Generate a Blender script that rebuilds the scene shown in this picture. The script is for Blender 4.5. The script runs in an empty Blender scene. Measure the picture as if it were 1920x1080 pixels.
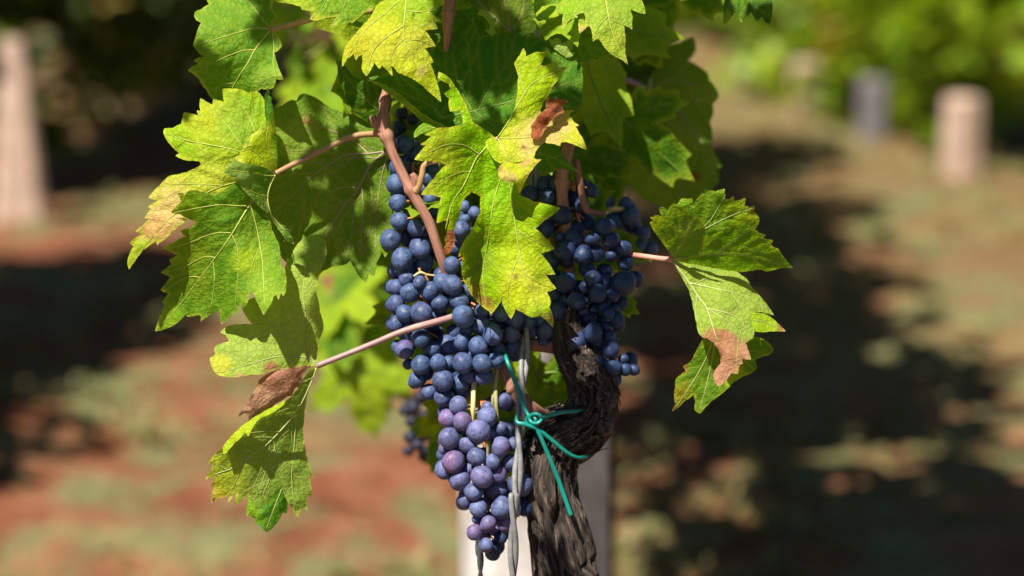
import bpy, math, random
import numpy as np
from mathutils import Vector, Matrix, Quaternion
from mathutils.geometry import delaunay_2d_cdt

random.seed(7)
RNG = np.random.default_rng(11)
R = math.radians
scene = bpy.context.scene
COL = scene.collection

# ------------------------------------------------------------------ camera, sky, sun, exposure
PITCH = 12.0
CAM_H = 1.2
LENS = 85.0
D0 = 1.63                                   # distance of the vine's front
K = 36.0 / LENS / 1920.0
UNIT = D0 * K                               # one traced unit at the vine, in metres
cp, sp = math.cos(R(PITCH)), math.sin(R(PITCH))
FWD = np.array([0.0, cp, -sp]); UPV = np.array([0.0, sp, cp]); RGT = np.array([1.0, 0.0, 0.0])
CAMP = np.array([0.0, 0.0, CAM_H])

cam = bpy.data.cameras.new('camera')
cam.lens = LENS; cam.sensor_width = 36.0
cam.clip_start = 0.05; cam.clip_end = 1000.0
cam.dof.use_dof = True
cam.dof.focus_distance = 1.60
cam.dof.aperture_fstop = 3.5
cam_o = bpy.data.objects.new('camera', cam); COL.objects.link(cam_o)
cam_o.location = CAMP; cam_o.rotation_euler = (R(90 - PITCH), 0, 0)
scene.camera = cam_o

SUN = Vector((-0.30, -0.42, 0.85)).normalized()      # towards the sun
w = bpy.data.worlds.new('World'); scene.world = w
w.use_nodes = True
nt = w.node_tree
sky = nt.nodes.new('ShaderNodeTexSky'); sky.sky_type = 'NISHITA'; sky.sun_disc = False
sky.altitude = 1500.0; sky.air_density = 0.6; sky.dust_density = 0.1; sky.ozone_density = 1.0
sky.sun_elevation = math.asin(SUN.z); sky.sun_rotation = math.atan2(SUN.x, SUN.y)
bg = nt.nodes['Background']; bg.inputs['Strength'].default_value = 0.05
nt.links.new(sky.outputs[0], bg.inputs['Color'])
sl = bpy.data.lights.new('sun', 'SUN'); sl.energy = 5.0; sl.angle = R(0.53); sl.color = (1.0, 0.95, 0.86)
so = bpy.data.objects.new('sun', sl); COL.objects.link(so)
so.rotation_euler = SUN.to_track_quat('Z', 'Y').to_euler(); so.location = (0, 0, 6)
scene.view_settings.view_transform = 'Standard'
scene.view_settings.look = 'None'
scene.view_settings.exposure = 1.14
scene.view_settings.gamma = 1.0
scene.cycles.use_denoising = True
scene.cycles.max_bounces = 8
scene.cycles.diffuse_bounces = 1
scene.cycles.transmission_bounces = 6
scene.cycles.sample_clamp_indirect = 4.0


def P(px, py, z=0.0):
    """traced point -> world; z is depth behind the vine's front in traced units"""
    d = D0 + np.asarray(z, float) * UNIT
    px = np.asarray(px, float); py = np.asarray(py, float)
    return (CAMP + np.multiply.outer(d, FWD) + np.multiply.outer((px - 960) * K * d, RGT)
            + np.multiply.outer((540 - py) * K * d, UPV))


def PD(px, py, d):
    return P(px, py, (d - D0) / UNIT)


def pix(p):
    v = np.asarray(p) - CAMP
    d = v @ FWD
    return 960 + (v @ RGT) / (K * d), 540 - (v @ UPV) / (K * d), (d - D0) / UNIT


# ------------------------------------------------------------------ materials
def mat(name):
    m = bpy.data.materials.new(name); m.use_nodes = True
    return m, m.node_tree, m.node_tree.nodes['Principled BSDF']


def N(nt, kind, **kw):
    n = nt.nodes.new(kind)
    for k, v in kw.items():
        if k in n.inputs: n.inputs[k].default_value = v
        else: setattr(n, k, v)
    return n


def ramp(nt, fac, stops):
    r = nt.nodes.new('ShaderNodeValToRGB')
    while len(r.color_ramp.elements) < len(stops): r.color_ramp.elements.new(0.5)
    for e, (p, c) in zip(r.color_ramp.elements, stops):
        e.position = p; e.color = tuple(c) + (1,) if len(c) == 3 else c
    nt.links.new(fac, r.inputs[0])
    return r.outputs[0]


def mix(nt, fac, a, b, blend='MIX'):
    n = nt.nodes.new('ShaderNodeMix'); n.data_type = 'RGBA'; n.blend_type = blend
    for sock, v in ((0, fac), (6, a), (7, b)):
        if hasattr(v, 'is_output'): nt.links.new(v, n.inputs[sock])
        elif sock == 0: n.inputs[0].default_value = v
        else: n.inputs[sock].default_value = tuple(v) + (1,)
    return n.outputs[2]


def math_n(nt, op, a, b=0.0, clamp=False):
    n = nt.nodes.new('ShaderNodeMath'); n.operation = op; n.use_clamp = clamp
    for i, v in enumerate((a, b)):
        if hasattr(v, 'is_output'): nt.links.new(v, n.inputs[i])
        else: n.inputs[i].default_value = v
    return n.outputs[0]


def make_leaf_mat(name, gloss=0.1, trans=0.42, bump=0.45, cell=9.5):
    m, nt, p = mat(name)
    col = N(nt, 'ShaderNodeVertexColor', layer_name='col')
    uv = N(nt, 'ShaderNodeUVMap', uv_map='uv')
    n1 = N(nt, 'ShaderNodeTexNoise', Scale=1.7, Detail=5.0, Roughness=0.65)
    nt.links.new(uv.outputs[0], n1.inputs['Vector'])
    n2 = N(nt, 'ShaderNodeTexNoise', Scale=14.0, Detail=3.0)
    nt.links.new(uv.outputs[0], n2.inputs['Vector'])
    # wobble the cell pattern so the small veins are not straight
    wob = N(nt, 'ShaderNodeVectorMath', operation='MULTIPLY_ADD')
    nt.links.new(n2.outputs['Color'], wob.inputs[0]); wob.inputs[1].default_value = (0.10, 0.10, 0.1)
    nt.links.new(uv.outputs[0], wob.inputs[2])
    vo = N(nt, 'ShaderNodeTexVoronoi', feature='DISTANCE_TO_EDGE', Scale=cell)
    nt.links.new(wob.outputs[0], vo.inputs['Vector'])
    vo2 = N(nt, 'ShaderNodeTexVoronoi', feature='DISTANCE_TO_EDGE', Scale=cell * 2.6)
    nt.links.new(wob.outputs[0], vo2.inputs['Vector'])
    f1 = ramp(nt, n1.outputs['Fac'], [(0.3, (0.84, 0.92, 0.8)), (0.5, (1, 1, 1)), (0.72, (1.08, 1.06, 0.9))])
    c = mix(nt, 1.0, col.outputs['Color'], f1, 'MULTIPLY')
    edge = ramp(nt, vo.outputs['Distance'], [(0.0, (1, 1, 1)), (0.07, (0.0, 0.0, 0.0))])
    hi = mix(nt, 1.0, c, (0.62, 0.70, 0.6), 'MULTIPLY')
    c = mix(nt, math_n(nt, 'MULTIPLY', edge, 0.45), c, hi)
    dome = ramp(nt, vo.outputs['Distance'], [(0.0, (0, 0, 0)), (0.06, (0.45, 0.45, 0.45)), (0.16, (0.85, 0.85, 0.85)), (0.32, (1, 1, 1))])
    h = math_n(nt, 'ADD', math_n(nt, 'MULTIPLY', dome, 0.2), math_n(nt, 'MULTIPLY', vo2.outputs['Distance'], 0.10))
    h = math_n(nt, 'ADD', h, math_n(nt, 'MULTIPLY', n1.outputs['Fac'], 0.12))
    b = N(nt, 'ShaderNodeBump', Strength=bump, Distance=0.006)
    nt.links.new(h, b.inputs['Height'])
    nt.links.new(c, p.inputs['Base Color']); nt.links.new(b.outputs[0], p.inputs['Normal'])
    p.inputs['Roughness'].default_value = 0.45
    p.inputs['Specular IOR Level'].default_value = gloss
    t = N(nt, 'ShaderNodeBsdfTranslucent')
    tc = mix(nt, 1.0, c, (1.6, 1.6, 0.4), 'MULTIPLY')
    nt.links.new(tc, t.inputs['Color']); nt.links.new(b.outputs[0], t.inputs['Normal'])
    ms = N(nt, 'ShaderNodeMixShader'); ms.inputs[0].default_value = trans
    nt.links.new(p.outputs[0], ms.inputs[1]); nt.links.new(t.outputs[0], ms.inputs[2])
    nt.links.new(ms.outputs[0], nt.nodes['Material Output'].inputs['Surface'])
    return m


LEAF = make_leaf_mat('leaf_blade')


def simple_mat(name, c1, c2, scale=40, rough=0.6, bump=0.3, stretch=None, spec=0.3, dist=0.002, detail=6):
    m, nt, p = mat(name)
    tc = N(nt, 'ShaderNodeTexCoord')
    mp = N(nt, 'ShaderNodeMapping')
    if stretch: mp.inputs['Scale'].default_value = stretch
    nt.links.new(tc.outputs['Object'], mp.inputs[0])
    n = N(nt, 'ShaderNodeTexNoise', Scale=scale, Detail=float(detail), Roughness=0.65)
    nt.links.new(mp.outputs[0], n.inputs['Vector'])
    c = ramp(nt, n.outputs['Fac'], [(0.32, c1), (0.68, c2)])
    nt.links.new(c, p.inputs['Base Color'])
    b = N(nt, 'ShaderNodeBump', Strength=bump, Distance=dist)
    nt.links.new(n.outputs['Fac'], b.inputs['Height']); nt.links.new(b.outputs[0], p.inputs['Normal'])
    p.inputs['Roughness'].default_value = rough
    p.inputs['Specular IOR Level'].default_value = spec
    return m


VEIN_Y = simple_mat('vein_yellow', (0.30, 0.34, 0.05), (0.40, 0.42, 0.09), 60, 0.5)
VEIN_P = simple_mat('vein_pale', (0.29, 0.34, 0.10), (0.38, 0.40, 0.15), 60, 0.5)
VEIN_B = simple_mat('vein_brownish', (0.26, 0.19, 0.12), (0.36, 0.27, 0.17), 60, 0.5)
VEIN_G = simple_mat('vein_green', (0.12, 0.20, 0.03), (0.18, 0.26, 0.05), 60, 0.5)
PET_TAN = simple_mat('petiole_tan', (0.30, 0.15, 0.065), (0.44, 0.27, 0.12), 70, 0.42, 0.2, spec=0.45)
PET_PUR = simple_mat('petiole_purple', (0.24, 0.13, 0.14), (0.36, 0.22, 0.18), 70, 0.45, 0.2)
PET_PINK = simple_mat('petiole_pink', (0.48, 0.15, 0.13), (0.55, 0.28, 0.2), 60, 0.4, 0.2)
PET_GRN = simple_mat('petiole_green', (0.30, 0.30, 0.08), (0.42, 0.36, 0.12), 60, 0.45, 0.2)
STALK_Y = simple_mat('stalk_straw', (0.52, 0.40, 0.16), (0.66, 0.52, 0.24), 70, 0.5, 0.2)
STALK_G = simple_mat('stalk_greenish', (0.24, 0.26, 0.08), (0.42, 0.34, 0.18), 120, 0.5, 0.3)
STALK_R = simple_mat('stalk_red', (0.40, 0.10, 0.05), (0.50, 0.26, 0.08), 120, 0.5, 0.3)
WIRE = simple_mat('wire_zinc', (0.13, 0.13, 0.128), (0.24, 0.237, 0.23), 150, 0.55, 0.25, spec=0.5)
WIRE_D = simple_mat('wire_dark', (0.03, 0.03, 0.035), (0.08, 0.08, 0.085), 150, 0.45, 0.2)
TIE = simple_mat('tie_plastic', (0.002, 0.15, 0.118), (0.004, 0.21, 0.165), 80, 0.38, 0.15, spec=0.5)


def bark_mat(name, dark, light, s=1.0, bump=1.0):
    m, nt, p = mat(name)
    at = N(nt, 'ShaderNodeUVMap', uv_map='uv')
    mp = N(nt, 'ShaderNodeMapping'); mp.inputs['Scale'].default_value = (9 * s, 1.9 * s, 1)
    nt.links.new(at.outputs[0], mp.inputs[0])
    n = N(nt, 'ShaderNodeTexNoise', Scale=1.6, Detail=9.0, Roughness=0.72, Distortion=0.7)
    nt.links.new(mp.outputs[0], n.inputs['Vector'])
    n2 = N(nt, 'ShaderNodeTexNoise', Scale=0.35, Detail=3.0)
    nt.links.new(mp.outputs[0], n2.inputs['Vector'])
    c = ramp(nt, n.outputs['Fac'], [(0.38, dark), (0.5, tuple(0.75 * a + 0.25 * b for a, b in zip(dark, light))), (0.64, light)])
    c = mix(nt, math_n(nt, 'MULTIPLY', n2.outputs['Fac'], 0.5), c, tuple(0.65 * a + 0.3 * b for a, b in zip(dark, light)), 'MIX')
    # fine fibres and dark cracks over the broad streaks
    mp2 = N(nt, 'ShaderNodeMapping'); mp2.inputs['Scale'].default_value = (46 * s, 5.5 * s, 1)
    nt.links.new(at.outputs[0], mp2.inputs[0])
    n3 = N(nt, 'ShaderNodeTexNoise', Scale=1.0, Detail=6.0, Roughness=0.7, Distortion=1.2)
    nt.links.new(mp2.outputs[0], n3.inputs['Vector'])
    c = mix(nt, 1.0, c, ramp(nt, n3.outputs['Fac'], [(0.36, (0.12, 0.11, 0.1)), (0.48, (0.8, 0.8, 0.8)), (0.66, (1.5, 1.5, 1.5))]) if bump > 0.9 else ramp(nt, n3.outputs['Fac'], [(0.34, (0.62, 0.55, 0.5)), (0.5, (1, 1, 1)), (0.7, (1.15, 1.15, 1.15))]), 'MULTIPLY')
    b = N(nt, 'ShaderNodeBump', Strength=bump, Distance=0.006 * bump)
    nt.links.new(math_n(nt, 'ADD', n.outputs['Fac'], math_n(nt, 'MULTIPLY', n3.outputs['Fac'], 0.8)), b.inputs['Height'])
    nt.links.new(c, p.inputs['Base Color']); nt.links.new(b.outputs[0], p.inputs['Normal'])
    p.inputs['Roughness'].default_value = 0.8
    p.inputs['Specular IOR Level'].default_value = 0.2
    return m


BARK = bark_mat('old_bark', (0.006, 0.0045, 0.004), (0.30, 0.225, 0.175))
CANE = bark_mat('cane_bark', (0.22, 0.085, 0.06), (0.52, 0.29, 0.20), 1.4, 0.35)
KNOT = simple_mat('cut_wood', (0.016, 0.011, 0.009), (0.15, 0.105, 0.085), 260, 0.7, 0.8, spec=0.2)


def grape_mat(name, skin, bloom, scuff, other=None):
    m, nt, p = mat(name)
    tc = N(nt, 'ShaderNodeTexCoord'); oi = N(nt, 'ShaderNodeObjectInfo')
    off = N(nt, 'ShaderNodeVectorMath', operation='ADD')
    cr = N(nt, 'ShaderNodeCombineXYZ')
    r50 = math_n(nt, 'MULTIPLY', oi.outputs['Random'], 57.0)
    for i in range(3): nt.links.new(r50, cr.inputs[i])
    nt.links.new(tc.outputs['Object'], off.inputs[0]); nt.links.new(cr.outputs[0], off.inputs[1])
    n1 = N(nt, 'ShaderNodeTexNoise', Scale=1.1, Detail=4.0, Roughness=0.6)
    n2 = N(nt, 'ShaderNodeTexNoise', Scale=5.0, Detail=6.0, Roughness=0.7)
    n3 = N(nt, 'ShaderNodeTexNoise', Scale=26.0, Detail=3.0)
    for n in (n1, n2, n3): nt.links.new(off.outputs[0], n.inputs['Vector'])
    bl = ramp(nt, n1.outputs['Fac'], [(0.30, (0.30, 0.30, 0.30)), (0.5, (0.85, 0.85, 0.85)), (0.75, (1, 1, 1))])
    sc = ramp(nt, n2.outputs['Fac'], [(0.34, (0.12, 0.12, 0.12)), (0.42, (0.62, 0.62, 0.62)), (0.56, (0.95, 0.95, 0.95)), (0.7, (1.15, 1.15, 1.15))])
    fine = ramp(nt, n3.outputs['Fac'], [(0.3, (0.82, 0.82, 0.82)), (0.6, (1, 1, 1))])
    f = math_n(nt, 'MULTIPLY', math_n(nt, 'MULTIPLY', bl, sc), fine)
    # how waxy each berry is, and its tint
    vary = math_n(nt, 'MULTIPLY_ADD', oi.outputs['Random'], 0.35); vary.node.inputs[2].default_value = 0.68
    f = math_n(nt, 'MULTIPLY', f, vary, True)
    r2 = math_n(nt, 'FRACT', math_n(nt, 'MULTIPLY', oi.outputs['Random'], 13.7))
    blc = mix(nt, r2, bloom, tuple(b * s for b, s in zip(bloom, (1.28, 0.98, 1.05))))
    if other:                                     # berries still turning: the colour drifts across each one
        n4 = N(nt, 'ShaderNodeTexNoise', Scale=0.75, Detail=2.0); nt.links.new(off.outputs[0], n4.inputs['Vector'])
        blc = mix(nt, ramp(nt, n4.outputs['Fac'], [(0.38, (0, 0, 0)), (0.62, (1, 1, 1))]), blc, other)
    c = mix(nt, f, skin, blc)
    # blossom scar at the pole
    nv = N(nt, 'ShaderNodeVectorMath', operation='NORMALIZE'); nt.links.new(tc.outputs['Object'], nv.inputs[0])
    sep = N(nt, 'ShaderNodeSeparateXYZ'); nt.links.new(nv.outputs[0], sep.inputs[0])
    d = ramp(nt, sep.outputs['Z'], [(0.9955, (0, 0, 0)), (0.9985, (1, 1, 1))])
    c = mix(nt, d, c, scuff)
    nt.links.new(c, p.inputs['Base Color'])
    rr = ramp(nt, f, [(0.0, (0.3, 0.3, 0.3)), (0.7, (0.62, 0.62, 0.62))])
    nt.links.new(rr, p.inputs['Roughness'])
    p.inputs['Specular IOR Level'].default_value = 0.3
    b = N(nt, 'ShaderNodeBump', Strength=0.08, Distance=0.1)
    nt.links.new(n2.outputs['Fac'], b.inputs['Height']); nt.links.new(b.outputs[0], p.inputs['Normal'])
    return m


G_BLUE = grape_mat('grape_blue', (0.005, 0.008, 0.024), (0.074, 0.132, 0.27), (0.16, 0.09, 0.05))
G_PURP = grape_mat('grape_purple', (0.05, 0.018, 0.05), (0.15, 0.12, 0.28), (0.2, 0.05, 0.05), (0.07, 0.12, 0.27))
G_DARK_SHADE = grape_mat('grape_dark_shade', (0.004, 0.007, 0.020), (0.026, 0.058, 0.145), (0.10, 0.06, 0.04))  # darker copy of the blue grape, the bunch's shade put into its colour

G_DEEP_SHADE = grape_mat('grape_deep_shade', (0.004, 0.005, 0.010), (0.022, 0.026, 0.05), (0.05, 0.04, 0.03))  # near-black copy for the far bunch; its shade is painted in
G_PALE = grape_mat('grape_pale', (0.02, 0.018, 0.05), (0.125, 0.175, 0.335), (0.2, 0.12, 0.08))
G_ROSE = grape_mat('grape_rose', (0.06, 0.025, 0.06), (0.185, 0.15, 0.31), (0.2, 0.05, 0.06), (0.12, 0.16, 0.325))

def ground_mat():
    m, nt, p = mat('red_soil_and_grass')
    tc = N(nt, 'ShaderNodeTexCoord')
    def noise(scale, detail=5.0, rough=0.6, dist=0.0):
        n = N(nt, 'ShaderNodeTexNoise', Scale=scale, Detail=detail, Roughness=rough, Distortion=dist)
        nt.links.new(tc.outputs['Object'], n.inputs['Vector']); return n.outputs['Fac']
    a, b_, c_, d_ = noise(4.2, 6, 0.65, 0.5), noise(10.0, 6, 0.7), noise(40.0, 4), noise(1.1, 3)
    soil = ramp(nt, b_, [(0.3, (0.095, 0.030, 0.014)), (0.5, (0.185, 0.064, 0.032)), (0.72, (0.32, 0.145, 0.082))])
    straw = ramp(nt, c_, [(0.3, (0.13, 0.09, 0.034)), (0.7, (0.26, 0.185, 0.078))])
    grass = ramp(nt, c_, [(0.3, (0.085, 0.115, 0.04)), (0.7, (0.20, 0.235, 0.105))])
    c = mix(nt, ramp(nt, a, [(0.47, (0, 0, 0)), (0.58, (0.8, 0.8, 0.8))]), soil, grass)
    c = mix(nt, ramp(nt, d_, [(0.5, (0, 0, 0)), (0.66, (0.5, 0.5, 0.5))]), c, straw)
    c = mix(nt, ramp(nt, b_, [(0.58, (0, 0, 0)), (0.72, (0.5, 0.5, 0.5))]), c, straw)
    # the lane between the rows is under mown dry grass, the rows themselves are hoed bare
    sx = N(nt, 'ShaderNodeSeparateXYZ'); nt.links.new(tc.outputs['Object'], sx.inputs[0])
    lane = N(nt, 'ShaderNodeMapRange', interpolation_type='SMOOTHSTEP'); lane.inputs[1].default_value = 0.25; lane.inputs[2].default_value = 0.8
    nt.links.new(sx.outputs['X'], lane.inputs[0])
    c = mix(nt, math_n(nt, 'MULTIPLY', lane.outputs[0], ramp(nt, b_, [(0.4, (0.6, 0.6, 0.6)), (0.58, (0.1, 0.1, 0.1))])), c, mix(nt, a, straw, grass))
    nt.links.new(c, p.inputs['Base Color'])
    bp = N(nt, 'ShaderNodeBump', Strength=0.8, Distance=0.05)
    nt.links.new(math_n(nt, 'ADD', b_, math_n(nt, 'MULTIPLY', c_, 0.3)), bp.inputs['Height'])
    nt.links.new(bp.outputs[0], p.inputs['Normal'])
    p.inputs['Roughness'].default_value = 0.95; p.inputs['Specular IOR Level'].default_value = 0.1
    return m


GROUND = ground_mat()
CONCRETE = simple_mat('old_concrete', (0.34, 0.30, 0.27), (0.66, 0.61, 0.56), 14, 0.9, 0.4, spec=0.15, dist=0.004)
CONC_GREY = simple_mat('weathered_concrete', (0.12, 0.105, 0.11), (0.20, 0.18, 0.185), 30, 0.9, 0.4, spec=0.15, dist=0.004)
CONC_PINK = simple_mat('pinkish_concrete', (0.34, 0.23, 0.17), (0.54, 0.39, 0.30), 14, 0.9, 0.4, spec=0.15, dist=0.004)

# ------------------------------------------------------------------ objects
ORIG = {}


def link(o, parent=None):
    COL.objects.link(o)
    if parent is not None: o.parent = parent
    return o


def empty(name, loc):
    o = bpy.data.objects.new(name, None); o.empty_display_size = 0.05
    link(o); o.location = loc; ORIG[o] = np.array(loc, float)
    return o


def tag(o, label=None, cat=None, group=None, kind=None):
    if label: o['label'] = label
    if cat: o['category'] = cat
    if group: o['group'] = group
    if kind: o['kind'] = kind
    return o


def obj(name, verts, faces, material, parent=None, origin=None, smooth=True, cols=None, uv=None):
    verts = np.asarray(verts, float)
    if origin is None: origin = ORIG[parent] if parent is not None else verts.mean(0)
    origin = np.asarray(origin, float)
    me = bpy.data.meshes.new(name)
    me.from_pydata((verts - origin).tolist(), [], [tuple(map(int, f)) for f in faces])
    mats = material if isinstance(material, list) else [material]
    for m in mats: me.materials.append(m)
    if smooth: me.polygons.foreach_set('use_smooth', [True] * len(me.polygons))
    if cols is not None:
        ca = me.color_attributes.new('col', 'FLOAT_COLOR', 'POINT')
        c4 = np.ones((len(verts), 4)); c4[:, :3] = cols
        ca.data.foreach_set('color', c4.ravel())
    if uv is not None:
        ul = me.uv_layers.new(name='uv')
        li = np.empty(len(me.loops), int); me.loops.foreach_get('vertex_index', li)
        ul.data.foreach_set('uv', np.asarray(uv, float)[li].ravel())
    me.update()
    o = bpy.data.objects.new(name, me); link(o, parent)
    o.location = origin - (ORIG[parent] if parent is not None else 0)
    ORIG[o] = origin
    return o


class MB:
    def __init__(s): s.v = []; s.f = []; s.n = 0; s.uv = []
    def add(s, v, f, uv=None):
        v = np.asarray(v, float); s.v.append(v)
        s.f += [tuple(int(i) + s.n for i in q) for q in f]
        s.uv.append(np.zeros((len(v), 2)) if uv is None else np.asarray(uv))
        s.n += len(v)
    def verts(s): return np.concatenate(s.v)
    def build(s, name, material, parent=None, origin=None, uv=False, **k):
        return obj(name, s.verts(), s.f, material, parent, origin, uv=np.concatenate(s.uv) if uv else None, **k)


def smooth_path(pts, n):
    """Catmull-Rom through rows of pts (any width)"""
    p = np.asarray(pts, float)
    if len(p) < 3:
        t = np.linspace(0, 1, n)[:, None]; return p[0] * (1 - t) + p[-1] * t
    q = np.vstack([2 * p[0] - p[1], p, 2 * p[-1] - p[-2]])
    t = np.linspace(0, len(p) - 1 - 1e-9, n); i = t.astype(int); u = (t - i)[:, None]
    a, b, c, d = q[i], q[i + 1], q[i + 2], q[i + 3]
    return 0.5 * (2 * b + (c - a) * u + (2 * a - 5 * b + 4 * c - d) * u ** 2 + (3 * b - a - 3 * c + d) * u ** 3)


def tube(pts, rad, sides=10, disp=None, cap=True):
    """verts, faces, uv of a swept tube; disp(v 0..1, angle) -> radius factor arrays"""
    p = np.asarray(pts, float); n = len(p); rad = np.broadcast_to(np.asarray(rad, float), (n,))
    t = np.gradient(p, axis=0); t /= np.linalg.norm(t, axis=1)[:, None] + 1e-12
    ref = np.array([0.0, 1.0, 0.0]) if abs(t[0] @ np.array([0, 1.0, 0])) < 0.9 else np.array([1.0, 0, 0])
    u = np.cross(t[0], ref); u /= np.linalg.norm(u); U = [u]
    for k in range(1, n):
        u = U[-1] - t[k] * (U[-1] @ t[k]); U.append(u / np.linalg.norm(u))
    U = np.array(U); W = np.cross(t, U)
    a = np.linspace(0, 2 * math.pi, sides, endpoint=False)
    rr = np.repeat(rad[:, None], sides, 1)
    L = np.concatenate([[0], np.cumsum(np.linalg.norm(np.diff(p, axis=0), axis=1))])
    if disp is not None: rr = rr * disp(L[:, None] + 0 * a[None], a[None] + 0 * L[:, None])
    v = p[:, None] + rr[..., None] * (np.cos(a)[None, :, None] * U[:, None] + np.sin(a)[None, :, None] * W[:, None])
    v = v.reshape(-1, 3); f = []
    for k in range(n - 1):
        for j in range(sides):
            j2 = (j + 1) % sides
            f.append((k * sides + j, k * sides + j2, (k + 1) * sides + j2, (k + 1) * sides + j))
    if cap: f += [tuple(range(sides - 1, -1, -1)), tuple((n - 1) * sides + j for j in range(sides))]
    uvv = np.stack([np.tile(np.abs(a / math.pi - 1), n), np.repeat(L * 10, sides)], 1)
    return v, f, uvv


def ptube(rows, n=24, sides=10, disp=None):
    """rows of (px, py, z, radius) in traced units"""
    s = smooth_path(rows, n)
    return tube(P(s[:, 0], s[:, 1], s[:, 2]), s[:, 3] * UNIT, sides, disp)


# value noise on a lattice, used for shapes
_L = RNG.random((64, 64))
def vnoise(x, y, px=64, py=64):
    xi = np.floor(x).astype(int); yi = np.floor(y).astype(int); fx = x - xi; fy = y - yi
    fx = fx * fx * (3 - 2 * fx); fy = fy * fy * (3 - 2 * fy)
    g = lambda i, j: _L[i % px, j % py]
    return (g(xi, yi) * (1 - fx) + g(xi + 1, yi) * fx) * (1 - fy) + (g(xi, yi + 1) * (1 - fx) + g(xi + 1, yi + 1) * fx) * fy


# ------------------------------------------------------------------ leaves
def inside(poly, pts):
    x, y = pts[:, 0], pts[:, 1]; r = np.zeros(len(pts), bool)
    a = poly; b = np.roll(poly, -1, 0)
    for (x0, y0), (x1, y1) in zip(a, b):
        if y0 == y1: continue
        c = ((y0 > y) != (y1 > y)) & (x < (x1 - x0) * (y - y0) / (y1 - y0) + x0)
        r ^= c
    return r


def seg_dist(pts, line):
    best = np.full(len(pts), 1e9)
    for a, b in zip(line[:-1], line[1:]):
        ab = b - a; L = ab @ ab + 1e-9
        t = np.clip(((pts - a) @ ab) / L, 0, 1)
        best = np.minimum(best, np.linalg.norm(pts - (a + t[:, None] * ab), axis=1))
    return best


def tps(ctrl):
    c = np.asarray(ctrl, float); n = len(c)
    if n < 4:
        A = np.c_[c[:, :2], np.ones(n)]; s = np.linalg.lstsq(A, c[:, 2], rcond=None)[0]
        return lambda q: q @ s[:2] + s[2]
    def ker(d): return d * d * np.log(d + 1e-6)
    d = np.linalg.norm(c[:, None, :2] - c[None, :, :2], axis=2) / 100
    Q = np.c_[np.ones(n), c[:, :2] / 100]
    A = np.block([[ker(d) + np.eye(n) * 0.02, Q], [Q.T, np.zeros((3, 3))]])
    s = np.linalg.lstsq(A, np.r_[c[:, 2], 0, 0, 0], rcond=None)[0]
    def f(q):
        d = np.linalg.norm(q[:, None] - c[None, :, :2], axis=2) / 100
        return ker(d) @ s[:n] + s[n] + (q / 100) @ s[n + 1:]
    return f


YEL = (0.44, 0.47, 0.010); YGR = (0.22, 0.42, 0.004); GRN = (0.052, 0.185, 0.004); DGR = (0.04, 0.125, 0.008)
UND = (0.28, 0.36, 0.07); UDK = (0.17, 0.25, 0.055); BRN = (0.36, 0.15, 0.075); TAN = (0.52, 0.40, 0.12); PEACH = (0.60, 0.40, 0.13)


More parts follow.
